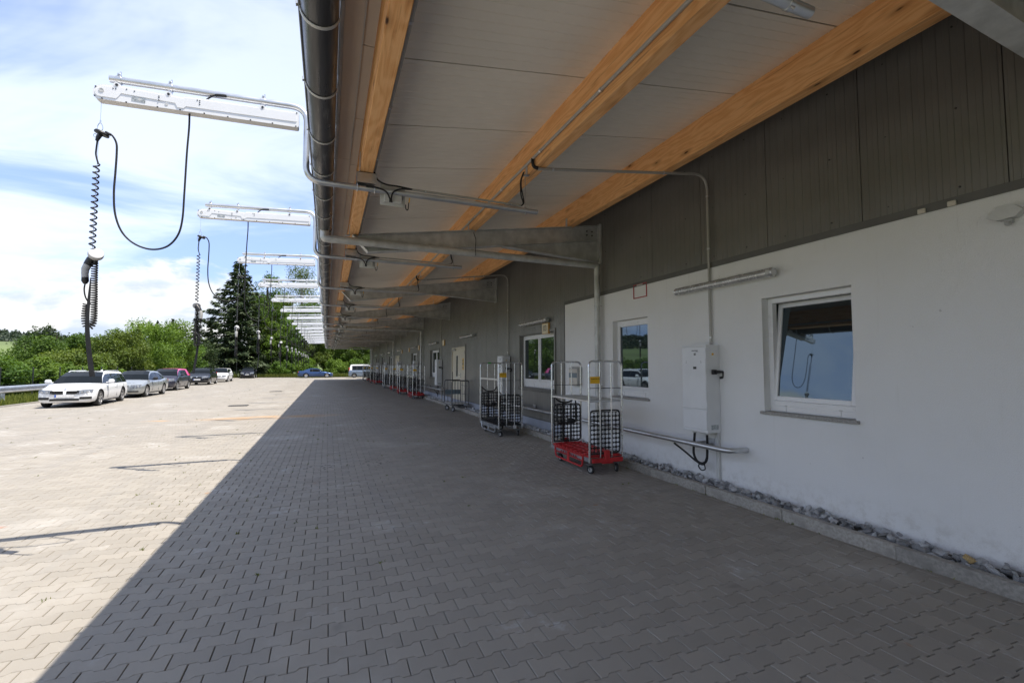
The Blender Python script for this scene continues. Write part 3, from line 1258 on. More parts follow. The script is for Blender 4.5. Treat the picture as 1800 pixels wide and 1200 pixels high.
arc = [(GX - R2 - .02, GZ + .02), (GX - R2 - .018, GZ - .005)] + arc + [(GX + R2, GZ + .16)]
n = len(arc)
arc2 = [(x + (x - GX) * .045, z + (z - GZ) * .045) for x, z in arc]
hk = None
for y in hook_y:
    if y > CY1: break
    if hk is None:
        v = [(p[0], -.013, p[1]) for p in arc2] + [(p[0], .013, p[1]) for p in arc2] + [(p[0], -.013, p[1]) for p in arc] + [(p[0], .013, p[1]) for p in arc]
        f = [(i + 1, i, n + i, n + i + 1) for i in range(n - 1)] + [(i, i + 1, 2 * n + i + 1, 2 * n + i) for i in range(n - 1)] + [(n + i + 1, n + i, 3 * n + i, 3 * n + i + 1) for i in range(n - 1)]
        b.add([(p[0], p[1] + 26, p[2]) for p in v], f)
        hk = obj('gutter_hook', b, M['galv_dull'], gut, smooth=30)
        o = hk
    else:
        o = hk.copy(); COL.objects.link(o); o.parent = gut
    o.location = (0, y - 26, 0)
# tapered steel brackets
BR = [1.42 - 6.15 * k for k in (3, 2, 1, 0)] + [7.87 + 6.15 * k for k in range(0, 9)]
def make_bracket():
    Y = 26.0
    b = MB()
    top = lambda x: beam_bottom(x) - .004
    bot = lambda x: top(x) - .30
    xa, xb = .36, 5.10
    web = [(xa, top(xa)), (xb, top(xb)), (xb, 3.82), (3.0, bot(3.0) - .02), (.58, bot(.58)), ]
    b.prism(web, 'y', Y - .005, Y + .005)
    def flange(x0, z0, x1, z1, w=.075, t=.012):
        d = Vector((x1 - x0, 0, z1 - z0)); nn = Vector((-d.z, 0, d.x)).normalized() * t
        v = []
        for (x, z) in ((x0, z0), (x1, z1)):
            for yy in (Y - w, Y + w):
                v += [(x, yy, z), (x + nn.x, yy, z + nn.z)]
        b.add(v, [(0, 2, 6, 4), (1, 5, 7, 3), (0, 4, 5, 1), (2, 3, 7, 6), (0, 1, 3, 2), (4, 6, 7, 5)])
    flange(xa - .02, top(xa - .02) - .012, xb, top(xb) - .012)
    flange(.58, bot(.58) - .012, xb, bot(xb) - .012)
    flange(3.0, bot(3.0) - .03, xb, 3.812)
    flange(.34, top(.34) - .012, .58, bot(.58) - .002)
    o = obj('steel_bracket', b, M['galv_dull'], cn, smooth=0)
    p = MB()
    p.box(5.075, 5.122, Y - .09, Y + .09, 3.79, 4.60, .003)
    obj('end_plate', p, M['galv_dull'], o, smooth=0)
    p = MB()
    for dz_ in (.12, .2):
        for dxx in (.16, .28):
            p.lathe([(.016, 0), (.016, .012), (.009, .013), (.009, .024)], (5.1 - dxx, Y - .005, top(5.0) - dz_), (0, -1, 0), 6)
    obj_each('bolt', p, M['dark_bolt'], o)
    for x in BEAMS:
        p = MB()
        zb = beam_bottom(x)
        p.box(x - .006, x, Y - .05, Y + .01, zb - .01, zb + .17)
        p.box(x - .07, x, Y - .05, Y + .01, zb - .012 - .01, zb - .006)
        for k in range(6):
            p.lathe([(.007, 0), (.005, .004)], (x - .006, Y - .035 + .03 * (k % 2), zb + .03 + .025 * k), (-1, 0, 0), 6)
        obj('angle_cleat', p, M['galv'], o, smooth=0)
    return o


br = make_bracket()
br.location.y += BR[0] - 26
for y in BR[1:]:
    c_ = copy_tree(br, cn)
    c_.location.y = br.location.y + (y - BR[0])


ORD = ['first', 'second', 'third', 'fourth', 'fifth', 'sixth', 'seventh', 'eighth', 'ninth', 'tenth', 'eleventh', 'twelfth',
       'thirteenth', 'fourteenth', 'fifteenth', 'sixteenth', 'seventeenth', 'eighteenth']

# ------------------------------------------------------------------ charging arms over the parking edge
A0 = 5.25
ARMS = [1.65 + 3.6 * k for k in range(0, 16)]
arm = thing('charging_boom', 'x', 'charging boom', (.36, A0, 3.70), group='cable arms on bent pipes along the canopy edge')
b = MB()
PIPE = fillet([(-1.945, A0, 4.405), (-.255, A0, 4.488), (-.255, A0, 3.70), (2.475, A0, 3.70)], .17, 8)
b.tube(PIPE, .032, 12)
obj('bent_pipe', b, M['galv'], arm)
b = MB()
def hz(x, top_):   # housing outline: droops slightly outwards
    return (4.313 + (x + 2.03) * .055) if top_ else (4.178 + (x + 2.03) * .036)
poly = [(-2.035, 4.19), (-2.05, 4.215), (-2.05, 4.262), (-2.03, 4.295), (-1.985, 4.318), (-1.86, 4.335), (-1.36, hz(-1.36, 1) - .012), (-1.34, hz(-1.34, 1)),
        (-.345, hz(-.345, 1)), (-.333, hz(-.333, 1) - .012), (-.333, 4.25), (-.345, 4.238), (-2.015, 4.176)]
b.prism(poly, 'y', A0 - .045, A0 + .045)
hs = obj('housing', b, M['white_plastic'], arm, smooth=25)
b = MB()
def rim(poly, y0, y1): b.prism(poly, 'y', y0, y1)
up = [(-2.03, 4.22), (-2.03, 4.258), (-1.98, 4.30), (-1.86, 4.318), (-1.36, hz(-1.36, 1) - .03), (-1.33, hz(-1.33, 1) - .018), (-.362, hz(-.362, 1) - .02), (-.352, 4.30), (-.36, 4.292),
      (-1.33, 4.248), (-1.35, 4.225), (-1.40, 4.222), (-1.42, 4.262), (-1.84, 4.262), (-1.86, 4.225), (-1.875, 4.205), (-2.01, 4.20)]
for s_ in (-1, 1):
    b.prism(up, 'y', A0 + s_ * .045 - .0005 * s_, A0 + s_ * .050)
obj('cover', b, M['white_plastic'], hs, smooth=25)
b = MB()
for (x, z) in [(-2.03, 4.288), (-2.035, 4.20), (-1.98, 4.186), (-1.80, 4.188), (-1.56, 4.195), (-1.38, 4.205), (-1.18, 4.212), (-.98, 4.22), (-.78, 4.228), (-.58, 4.236), (-.36, 4.247), (-.355, hz(-.355, 1) - .014)]:
    b.lathe([(.0075, 0), (.006, .004)], (x, A0 - .045, z), (0, -1, 0), 8)
for (x, z) in [(-1.90, 4.295), (-1.88, 4.295), (-1.80, 4.31), (-1.74, 4.305), (-1.55, 4.30), (-1.55, 4.285), (-1.55, 4.262), (-1.24, 4.33), (-1.22, 4.31), (-1.22, 4.33), (-1.22, 4.29)]:
    b.lathe([(.006, 0), (.005, .003)], (x, A0 - .050, z), (0, -1, 0), 6)
o = obj('screws', b, M['dark_bolt'], hs)
o['kind'] = 'stuff'
o.name = 'screw_heads'
b = MB()
b.lathe([(.02, 0), (.02, .004), (.012, .004), (.012, .002)], (-1.985, A0 - .050, 4.26), (0, -1, 0), 14)
b.lathe([(.013, 0), (.013, .003)], (-1.70, A0 - .045, 4.235), (0, -1, 0), 12)
b.lathe([(.013, 0), (.013, .003)], (-1.49, A0 - .045, 4.235), (0, -1, 0), 12)
obj_each('pulley_cover', b, M['light_grey_plastic'], hs)
b = MB()
b.box(-1.76, -1.655, A0 - .0475, A0 - .0445, 4.212, 4.254)
obj('rating_label', b, M['label'], hs, smooth=0)
for x in (-1.875, -1.475, -.674):
    zp = 4.405 + (x + 1.945) * .049
    zt = 4.335 if x < -1.8 else hz(x, 1) - .005
    b = MB()
    b.tube([(x - .02, A0, zp), (x + .02, A0, zp)], .038, 12)
    b.box(x - .016, x + .016, A0 - .014, A0 + .014, zt - .01, zp - .02, .002)
    b.box(x - .013, x + .013, A0 - .02, A0 + .02, zp + .03, zp + .06, .004)
    b.cyl((x, A0 - .03, zp + .048), (x, A0 + .03, zp + .048), .007, 8)
    b.cyl((x + .012, A0 - .01, zp + .04), (x + .012, A0 - .01, zp + .078), .006, 6)
    cl = obj('pipe_clamp', b, M['galv'], arm)
    b = MB()
    b.cyl((x, A0 - .05, zt - .002), (x, A0 + .05, zt - .002), .027, 14)
    obj('lug', b, M['white_plastic'], cl)
    b = MB()
    b.cyl((x, A0 - .055, zt), (x, A0 + .055, zt), .012, 8)
    obj('bolt', b, M['dark_bolt'], cl)
b = MB()
b.tube(spline([(-1.185, A0 - .02, 4.35), (-1.15, A0 - .02, 4.39), (-1.10, A0 - .025, 4.425), (-1.03, A0 - .03, 4.435), (-1.0, A0 - .03, 4.437)]), [.008] * 17 + [.014] * 16, 8)
obj('cable_entry', b, M['black_rubber'], arm)
# beam mount
b = MB()
b.box(.255, .47, A0 - .055, A0 + .055, 3.855, 3.862)
b.box(.255, .47, A0 - .055, A0 - .049, 3.745, 3.862)
b.box(.255, .47, A0 + .049, A0 + .055, 3.745, 3.862)
b.box(.255, .261, A0 - .055, A0 + .055, 3.73, 3.862)
mo = obj('mount', b, M['galv'], arm, smooth=30)
for x in (.27, .455):
    b = MB()
    b.tube(fillet([(x, A0 - .038, 3.75), (x, A0 - .038, 3.66), (x, A0 + .038, 3.66), (x, A0 + .038, 3.75)], .035, 5), .005, 6)
    obj('u_bolt', b, M['galv'], mo)
b = MB()
b.box(.282, .288, A0 - .19, A0 - .14, 3.87, 4.03)
b.box(.285, .291, A0 - .08, A0 - .03, 3.86, 4.06)
obj_each('strap_plate', b, M['galv'], mo, smooth=0)
b = MB()
b.box(.52, .80, A0 + .045, A0 + .052, 3.555, 3.80, .002)
for (x, z) in ((.55, 3.78), (.56, 3.59), (.78, 3.65), (.77, 3.58)):
    b.lathe([(.012, 0), (.012, .008)], (x, A0 + .045, z), (0, -1, 0), 8)
pl = obj('back_plate', b, M['light_grey_plastic'], arm, smooth=0)
b = MB()
b.box(.56, .76, A0 - .005, A0 + .044, 3.585, 3.675, .006)
obj('junction_box', b, M['light_grey_plastic'], arm, smooth=0)
b = MB()
for pts in ([(.36, A0 - .035, 3.715), (.48, A0 - .045, 3.71), (.57, A0 - .05, 3.68), (.615, A0 - .05, 3.61), (.62, A0 - .04, 3.565)],
            [(.64, A0 - .04, 3.565), (.635, A0 - .05, 3.62), (.66, A0 - .045, 3.69), (.74, A0 - .04, 3.735), (.86, A0 - .02, 3.755)],
            [(.45, A0 + .06, 3.93), (.49, A0 + .03, 3.83), (.58, A0 - .01, 3.775), (.70, A0 - .03, 3.765), (.87, A0 - .02, 3.757)]):
    b.tube(spline(pts), .0095, 7)
b.tube(spline([(.80, A0, 3.57), (.80, A0 - .01, 3.53), (.815, A0 - .01, 3.51), (.83, A0, 3.53), (.835, A0, 3.60)]), .006, 6)
obj_each('cable', b, M['black_rubber'], arm)
b = MB()
b.tube([(.838, A0, 3.60), (.846, A0, 3.66)], .006, 6)
obj('earth_wire', b, M['yellow'], arm)
b = MB()
b.tube([(.86, A0 - .015, 3.757), (2.24, A0 - .015, 3.752)], .0125, 8)
obj('conduit', b, M['conduit'], arm)
b = MB()
for x in (1.02, 2.10):
    b.tube([(x, A0 - .015, 3.754 - .0), (x + .014, A0 - .015, 3.754)], .0165, 8)
obj_each('saddle_clip', b, M['galv'], arm)
b = MB()
b.tube([(2.292, A0, 3.70), (2.324, A0, 3.70)], .037, 12)
b.cyl((2.30, A0 - .02, 3.665), (2.30, A0 - .04, 3.64), .007, 6)
hg = obj('end_clamp', b, M['galv'], arm)
b = MB()
b.cyl((2.308, A0, 3.73), (2.308, A0, 4.175), .0045, 6)
obj('hanger_rod', b, M['galv'], arm)
b = MB()
b.box(2.29, 2.36, A0 - .03, A0 + .03, 4.160, 4.168)
b.box(2.322, 2.3285, A0 - .035, A0 + .02, 4.155, 4.30)
obj('beam_cleat', b, M['galv'], arm, smooth=0)
b = MB()
for oy in (-.012, .012):
    b.tube(spline([(2.25, A0 - .015, 3.752), (2.285, A0 + oy, 3.80), (2.262, A0 + oy * 2, 3.90), (2.25, A0 + oy, 3.99), (2.252, A0 + oy, 4.09), (2.29, A0 + oy, 4.20)]), .0085, 7)
obj_each('riser_cable', b, M['black_rubber'], arm)

# hanging cable with spreader and coiled upper lead
cab = thing('charging_cable', 'x', 'charging cable', (-2.0, A0, 4.18), group='black charging cables looping under the arms')
b = MB()
b.tube([(-2.0, A0, 4.19), (-2.0, A0, 3.975)], .0022, 5)
b.tube([(-2.01, A0 + .008, 3.83), (-2.012, A0, 2.78)], .0022, 5)
obj('wire', b, M['chrome'], cab)
b = MB()
tt = np.linspace(0, 2 * math.pi, 15)[:-1]
b.tube([(-2.0 + .017 * math.cos(t) * (1.15 - .3 * math.sin(t)), A0, 3.932 + .038 * math.sin(t)) for t in tt], .0035, 6, closed=True)
b.tube([(-2.035 + .010 * math.cos(t), A0, 3.845 + .018 * math.sin(t)) for t in tt], .0025, 6, closed=True)
b.cyl((-2.0, A0, 3.965), (-2.0, A0, 3.995), .006, 6)
obj('carabiner', b, M['chrome'], cab)
b = MB()
b.lathe([(.02, -.014), (.055, -.012), (.058, 0), (.052, .012), (.02, .014)], (-1.985, A0, 3.872), (.35, 0, 1), 18)
b.tube([(-1.99, A0, 3.875), (-2.01, A0, 3.83), (-2.02, A0, 3.795)], [.02, .018, .012], 10)
b.tube([(-1.955, A0 - .01, 3.885), (-1.915, A0 - .01, 3.868)], [.014, .013], 8)
obj('spreader', b, M['black_plastic'], cab)
b = MB()
b.tube(spline([(-1.945, A0 - .01, 3.885), (-1.905, A0 - .01, 3.863), (-1.875, A0, 3.80), (-1.869, A0, 3.70), (-1.872, A0, 3.52), (-1.876, A0, 3.32), (-1.858, A0, 3.12), (-1.80, A0, 2.96), (-1.70, A0, 2.86), (-1.57, A0, 2.823),
               (-1.45, A0, 2.865), (-1.37, A0, 2.98), (-1.338, A0, 3.14), (-1.33, A0, 3.40), (-1.322, A0, 3.80), (-1.312, A0, 4.06), (-1.313, A0, 4.21)], 6), .0085, 8)
obj('loop_cable', b, M['black_rubber'], cab)
b = MB()
b.tube(spline([(-2.015, A0, 3.80), (-2.02, A0, 3.72), (-2.02, A0, 3.66), (-2.0, A0, 3.58)], 5), .007, 7)
b.tube(helix([(-2.013, A0, 3.58), (-2.016, A0, 2.79)], .021, 14.3, 12), .0068, 6)
obj('coiled_lead', b, M['black_rubber'], cab)

# holstered plug with its own coil and strap
plug = thing('charging_plug', 'x', 'charging plug', (-2.0, A0, 2.78), group='holstered charging plugs hanging from coiled leads')
b = MB()
b.lathe([(.03, -.036), (.053, -.034), (.057, -.02), (.057, .004), (.054, .012), (.043, .015)], (-1.985, A0, 2.742), (.40, -.80, .42), 24)
obj('holster_cap', b, M['cap_grey'], plug)
b = MB()
b.tube([(-1.995, A0 + .02, 2.725), (-2.03, A0 + .03, 2.685), (-2.052, A0 + .03, 2.64)], [.036, .037, .033], 12)
pb = obj('plug_body', b, M['black_plastic'], plug)
b = MB()
b.tube([(-2.066, A0 + .03, 2.525), (-2.065, A0 + .03, 2.49), (-2.064, A0 + .03, 2.465)], [.026, .027, .014], 12)
obj('cable_boot', b, M['black_plastic'], plug)
b = MB()
b.tube([(-1.985, A0 + .02, 2.73), (-1.995, A0 + .02, 2.665), (-2.0, A0 + .02, 2.65)], [.02, .017, .012], 10)
obj('strain_relief', b, M['black_plastic'], plug)
b = MB()
b.tube([(-2.05, A0 + .03, 2.65), (-2.068, A0 + .03, 2.60), (-2.069, A0 + .03, 2.56), (-2.066, A0 + .03, 2.52)], [.031, .029, .026, .026], 12)
obj('grip', b, M['grey_plastic'], plug)
b = MB()
b.tube(spline([(-2.064, A0 + .03, 2.47), (-2.068, A0 + .03, 2.41), (-2.055, A0 + .03, 2.34), (-2.025, A0 + .025, 2.29), (-2.015, A0 + .02, 2.285)], 6), .006, 7)
jc = spline([(-1.998, A0 + .02, 2.66), (-1.995, A0 + .02, 2.5), (-1.988, A0 + .02, 2.3), (-1.985, A0 + .02, 2.15), (-1.997, A0 + .02, 2.085), (-2.02, A0 + .02, 2.065), (-2.042, A0 + .02, 2.09), (-2.052, A0 + .02, 2.17), (-2.045, A0 + .02, 2.28)], 8)
b.tube(helix(jc, .021, 38, 9), .0066, 5)
obj('coiled_cable', b, M['black_rubber'], plug)
b = MB()
st = spline([(-2.012, A0 - .006, 2.52), (-2.016, A0 - .008, 2.35), (-2.02, A0 - .01, 2.15), (-2.015, A0 - .01, 2.02), (-1.995, A0 - .01, 1.83), (-1.965, A0 - .01, 1.62)], 5)
wd = np.interp(np.linspace(0, 1, len(st)), [0, .25, .5, 1], [.004, .012, .017, .021])
v = []
for p, w_ in zip(st, wd):
    v += [(p.x - w_, p.y, p.z), (p.x + w_, p.y - .004, p.z), (p.x - w_, p.y + .004, p.z), (p.x + w_, p.y + .0, p.z)]
f = []
for k in range(len(st) - 1):
    a, c = 4 * k, 4 * k + 4
    f += [(a, c, c + 1, a + 1), (a + 2, a + 3, c + 3, c + 2), (a, a + 2, c + 2, c), (a + 1, c + 1, c + 3, a + 3)]
b.add(v, f)
obj('strap', b, M['black_rubber'], plug, smooth=0)

FIRST = {}
for k, y in enumerate(ARMS):
    if k == 0:
        # only the inner pipe end of this one reaches into the picture
        a_ = copy_tree(arm)
        a_.location.y += y - A0
        a_['label'] = 'galvanised pipe end of the boom above the viewpoint, at the top right'
        continue
    if k == 1:
        a_, c_, p_ = arm, cab, plug
    else:
        a_, c_, p_ = copy_tree(arm), copy_tree(cab), copy_tree(plug)
        for o in (a_, c_, p_):
            o.location.y += y - A0
    if k != 1:
        a_.rotation_euler.z = R(random.uniform(-.5, .5))
        c_.location.z += random.uniform(-.03, .03)
    if k == 1:
        where = 'nearest the viewpoint against the open sky'
    elif k == 2:
        where = 'second in row, against pale sky'
    elif k == len(ARMS) - 1:
        where = 'last of the row at the far canopy corner'
    else:
        where = ORD[k - 1] + ' in the row from the front'
    a_['label'] = 'white cable arm on bent pipe, ' + where
    c_['label'] = 'black looping cable under white arm, ' + where
    rots = [0, 0, 2.9, 1.9, 2.3, 1.6, .2, 2.7, 2.2, 2.3, .5, 2.8, 2.3, 2.1, 1.8, 2.4, .2]
    p_.rotation_euler = (0, 0, rots[k])
    p_.location.z += [0, 0, -.03, -.12, .02, .03, .05, -.04, .02, .06, .0, -.05, .03, 0, .05, -.03][k]
    if k == 1:
        p_['label'] = 'white capped charging plug with coil and long black strap, nearest, above the white estate car'
    elif k == 2:
        p_['label'] = 'white capped charging plug hanging second in the row, before the green bushes'
    else:
        p_['label'] = 'white capped charging plug with black coil, ' + ORD[k - 1] + ' in the row from the front'

# ------------------------------------------------------------------ rainwater pipes
def downpipe(Y, label, first=None):
    t = thing('rainwater_pipe', label, 'downpipe', (4.985, Y, 0), group='zinc rainwater pipes from gutter to ground')
    b = MB()
    b.tube([(GX, Y, 3.90), (GX, Y, 3.80)], [.075, .05], 14)
    b.tube(fillet([(GX, Y, 3.86), (GX, Y, 3.745), (4.985, Y, 3.725), (4.985, Y, 3.66)], .03, 4), .062, 14)
    for x in (.55, 2.35):
        b.tube([(x, Y, 3.743), (x + .05, Y, 3.742)], .065, 14)
    obj('cross_pipe', b, M['galv_dull'], t)
    b = MB()
    b.tube([(4.985, Y, 3.72), (4.985, Y, .05)], .058, 14)
    for z in (3.55, 2.3, 1.0):
        b.tube([(4.985, Y, z), (4.985, Y, z + .06)], .061, 14)
    obj('fall_pipe', b, M['galv_dull'], t)
    b = MB()
    for z in (2.9, 1.3):
        b = MB()
        b.tube([(4.985, Y, z), (4.985, Y, z + .025)], .065, 14)
        b.cyl((5.03, Y, z + .012), (5.12, Y, z + .012), .007, 6)
        obj('pipe_bracket', b, M['galv_dull'], t)
    b = MB()
    b.tube([(2.42, Y + .07, 4.13), (2.425, Y - .05, 3.98), (2.41, Y - .066, 3.80), (2.42, Y - .06, 3.70), (2.42, Y, 3.675)], .006, 6)
    obj('tie', b, M['black_rubber'], t)
    return t


d0 = downpipe(7.76, 'zinc rainwater pipe beside the second rendered-wall window, nearest one')
for Y, lab in ((26.25, 'zinc rainwater pipe second from the front, on grey cladding behind red trolleys'),
               (38.2, 'zinc rainwater pipe third from the front along the cladding'),
               (57.3, 'zinc rainwater pipe at the far end of the building')):
    c_ = copy_tree(d0); c_.location.y = Y; c_['label'] = lab

# ------------------------------------------------------------------ conduits along the beams
def conduit(name, label, paths, clips, group):
    t = thing(name, label, 'conduit', tuple(paths[0][0]), group=group)
    b = MB()
    for p in paths:
        b.tube(p, .0185, 8)
    obj('tube', b, M['conduit'], t)
    b = MB()
    for p, d in clips:
        p = Vector(p); d = Vector(d).normalized()
        b.tube([p - d * .011, p + d * .013], .0235, 8)
    obj_each('clip', b, M['galv'], t)
    return t


ga = 'grey conduits under the canopy'
conduit('cable_conduit', 'thin grey conduit along the inner side of the outer timber beam', [[(.452, -8, 3.94), (.452, 59, 3.94)]],
        [((.452, 2.86 + 1.05 * k, 3.94), (0, 1, 0)) for k in range(0, 50)], ga)
conduit('cable_conduit', 'thin grey conduit along the side of the middle timber beam', [[(2.312, -8, 4.285), (2.312, 59, 4.285)]],
        [((2.312, 2.2 + 1.3 * k, 4.285), (0, 1, 0)) for k in range(0, 40)], ga)

# ------------------------------------------------------------------ charging cabinets on the wall
cbx = thing('charging_cabinet', 'x', 'charging cabinet', (5.09, 5.06, .80), group='white charging cabinets along the wall')
y0, y1 = 4.835, 5.285
xf = 4.85
b = MB()
b.prism([(y0, .82), (y1, .82), (y1, 1.985), (y0, 1.985)], 'x', xf + .012, 5.095)
b.box(xf - .004, 5.097, y0 - .006, y1 + .006, 1.985, 2.012, .006)
b.box(xf - .002, 5.097, y0 - .004, y1 + .004, .79, .82, .006)
bd = obj('cabinet', b, M['white_paint'], cbx, smooth=0)
b = MB()
b.box(xf - .004, xf + .0125, y0 + .004, y1 - .004, 1.115, 1.965, .004)
for z in (1.90, 1.58, 1.22):
    b.box(xf + .0, xf + .02, y0 - .006, y0 + .012, z - .08, z, .003)
dr = obj('door', b, M['white_paint'], cbx, smooth=0)
b = MB()
b.box(xf - .003, xf + .0125, y0 + .004, y1 - .004, .835, 1.10, .004)
obj('lower_cover', b, M['white_paint'], cbx, smooth=0)
b = MB()
yc = (y0 + y1) / 2
b.box(xf - .0055, xf - .0035, yc - .085, yc + .03, 1.928, 1.938)
b.box(xf - .0055, xf - .0035, yc - .09, yc - .05, 1.916, 1.922)
b.box(xf - .0055, xf - .0035, yc - .025, yc - .012, 1.865, 1.898)
b.box(xf - .0055, xf - .0035, yc - .05, yc - .03, 1.885, 1.898)
b.box(xf - .0055, xf - .0035, yc - .05, yc - .03, 1.868, 1.878)
for yy in (yc - .14, yc + .14):
    b.box(xf - .0055, xf - .0035, yy - .012, yy + .012, 1.762, 1.767)
    b.box(xf - .0055, xf - .0035, yy - .004, yy + .004, 1.78, 1.786)
obj('print', b, M['ink'], dr, smooth=0)
b = MB()
b.box(xf - .0085, xf - .003, yc - .055, yc + .005, 1.672, 1.706, .002)
obj('display', b, M['ink'], dr, smooth=0)
b = MB()
b.lathe([(.016, 0), (.016, .004), (.009, .005), (.009, .014)], (4.975, y0, 1.88), (0, -1, 0), 12)
obj('indicator', b, M['yellow'], cbx)
b = MB()
b.box(4.925, 5.055, y0 - .002, y0 + .001, .835, .90)
obj('rating_label', b, M['label'], cbx, smooth=0)
b = MB()
b.box(4.945, 5.02, y0 - .035, y0 + .001, 1.60, 1.665, .006)
b.tube([(4.99, y0 - .03, 1.632), (5.06, y0 - .05, 1.635)], [.024, .02], 10)
b.tube(fillet([(5.05, y0 - .05, 1.635), (5.105, y0 - .06, 1.635), (5.11, y0 - .055, 1.56), (5.07, y0 - .03, 1.55)], .03, 5), .017, 8)
obj('plug', b, M['black_plastic'], cbx)
b = MB()
for yy in (5.18, 4.95):
    b.tube([(4.96, yy, .80), (4.96, yy, .755)], [.04, .03], 10)
obj_each('cable_gland', b, M['light_grey_plastic'], cbx)
b = MB()
b.tube(spline([(4.96, 5.18, .77), (4.955, 5.19, .62), (4.95, 5.20, .46), (4.95, 5.14, .36), (4.95, 5.04, .34), (4.95, 4.96, .40), (4.958, 4.95, .56), (4.96, 4.95, .77)], 7), .018, 8)
b.tube(spline([(4.86, 5.50, .56), (4.92, 5.35, .46), (4.95, 5.15, .35), (4.95, 5.02, .33), (4.96, 4.97, .42)], 6), .014, 8)
b.tube(spline([(4.95, 5.08, .345), (4.94, 5.10, .29), (4.945, 5.05, .245), (4.95, 4.99, .27), (4.95, 5.0, .33)], 6), .009, 6)
obj_each('supply_cable', b, M['black_rubber'], cbx)
b = MB()
b.box(5.055, 5.097, 4.845, 4.895, .08, .79, .004)
obj('cable_duct', b, M['light_grey_plastic'], cbx, smooth=0)
BOXY = [4.835, 12.73, 21.54, 27.75, 34.68, 43.05, 49.96, 57.5]
blab = ['white charging cabinet on the rendered wall between the two plain windows',
        'white charging cabinet on grey cladding behind the black-based roll cage',
        'white charging cabinet on grey cladding left of the cream door',
        'white charging cabinet on grey cladding, fourth from the front, behind red trolleys',
        'white charging cabinet fifth from the front along the cladding', 'white charging cabinet sixth from the front along the cladding',
        'white charging cabinet seventh from the front along the cladding', 'white charging cabinet at the far end of the cladding']
for k, y in enumerate(BOXY):
    c_ = cbx if k == 0 else copy_tree(cbx)
    c_.location.y += y - BOXY[0]
    c_['label'] = blab[k]
# riser conduit above each cabinet
wl = ['rendered wall, nearest', 'cladding, second from the front', 'cladding, third from the front', 'cladding, fourth from the front', 'cladding, fifth from the front',
      'cladding, sixth from the front', 'cladding, seventh from the front', 'cladding, farthest']
cr = None
for k, y in enumerate(BOXY):
    if k == 0:
        Y = y + .115
        pts = fillet([(5.065, Y, 2.01), (5.065, Y, 4.50), (2.36, Y + .02, 4.14)], .26, 8)
        cr = conduit('riser_conduit', 'x', [pts],
                     [((5.065, Y, 2.12), (0, 0, 1)), ((5.065, Y, 3.40), (0, 0, 1)), ((5.065, Y, 4.17), (0, 0, 1)), ((4.28, Y + .006, 4.397), (1, 0, .13)), ((2.56, Y + .018, 4.167), (1, 0, .13))], 'riser conduits above the charging cabinets')
        bb = MB()
        bb.tube(spline([(2.36, Y + .02, 4.145), (2.31, Y + .03, 4.165), (2.30, Y + .05, 4.23), (2.312, Y + .08, 4.285)], 5), .02, 8)
        obj('elbow', bb, M['black_rubber'], cr)
        c_ = cr
    else:
        c_ = copy_tree(cr)
        c_.location.y += y - BOXY[0]
    c_['label'] = 'grey riser conduit above a charging cabinet on the ' + wl[k]

# ------------------------------------------------------------------ wall lamps
lamp = thing('wall_lamp', 'x', 'lamp', (5.08, 4.7, 2.86), group='tubular lamps above the openings')
b = MB()
prof = [(-.05, -.035), (.01, -.052), (.05, -.045), (.062, -.015), (.062, .015), (.05, .045), (.01, .052), (-.05, .035)]
def lp(f): return [(5.035 - px * f, 2.86 + pz * f) for px, pz in prof]
ya, yb = 3.90, 5.55
b.box(5.03, 5.10, ya + .02, yb - .02, 2.815, 2.905, .006)
obj('base', b, M['light_grey_plastic'], lamp, smooth=0)
b = MB()
b.prism([(5.055 - x_ - .02, 2.86 + z_) for x_, z_ in ((-.03, -.05), (.045, -.05), (.066, -.025), (.072, 0), (.066, .025), (.045, .05), (-.03, .05))], 'y', ya, yb)
obj('diffuser', b, M['diffuser'], lamp, smooth=40)
b = MB()
b.tube([(4.985, ya + .10, 2.86), (4.985, yb - .1, 2.86)], .014, 8)
obj('light_tube', b, M['chrome'], lamp)
b = MB()
for yy in (ya, yb):
    b.lathe([(.05, -.012), (.057, 0), (.05, .012)], (5.01, yy, 2.86), (0, 1, 0), 14)
obj_each('end_cap', b, M['chrome'], lamp)
b = MB()
b.lathe([(.03, 0), (.036, .01), (.03, .05)], (4.99, ya + .02, 2.865), (-.2, .4, 0), 10)
obj('plug_socket', b, M['light_grey_plastic'], lamp)
b = MB()
for yy in np.linspace(ya + .15, yb - .15, 5):
    b.box(5.0, 5.03, yy - .012, yy + .012, 2.805, 2.918, .003)
obj_each('latch', b, M['grey_plastic'], lamp, smooth=0)
LY = [4.725, 10.9, 17.1, 23.2, 29.0, 35.0, 41.0, 46.6, 52.8]
ll = ['above the near cabinet on the rendered wall', 'above the double window with the numbered plate', 'above the cream door nearest the camera', 'above the second cladding window',
      'above the third cladding window', 'above the second cream door', 'above the fourth cladding window', 'above the fifth cladding window', 'above the farthest cladding window']
for k, y in enumerate(LY):
    c_ = lamp if k == 0 else copy_tree(lamp)
    c_.location.y += y - LY[0]
    c_['label'] = 'tubular lamp in clear cover ' + ll[k]


# ------------------------------------------------------------------ number plates
def text_mesh(name, body, size, matl, parent, loc, rot, bold=0.0, width=None):
    cu = bpy.data.curves.new(name, 'FONT')
    cu.body = body
    cu.size = size
    cu.align_x = 'CENTER'
    cu.align_y = 'CENTER'
    cu.extrude = .0006
    cu.offset = bold
    tmp = bpy.data.objects.new('tmp', cu)
    COL.objects.link(tmp)
    dg = bpy.context.evaluated_depsgraph_get()
    me = bpy.data.meshes.new_from_object(tmp.evaluated_get(dg))
    bpy.data.objects.remove(tmp)
    me.name = name
    me.materials.clear()
    me.materials.append(matl)
    o = bpy.data.objects.new(name, me)
    link(o, parent)
    o.location = loc
    o.rotation_euler = rot
    return o


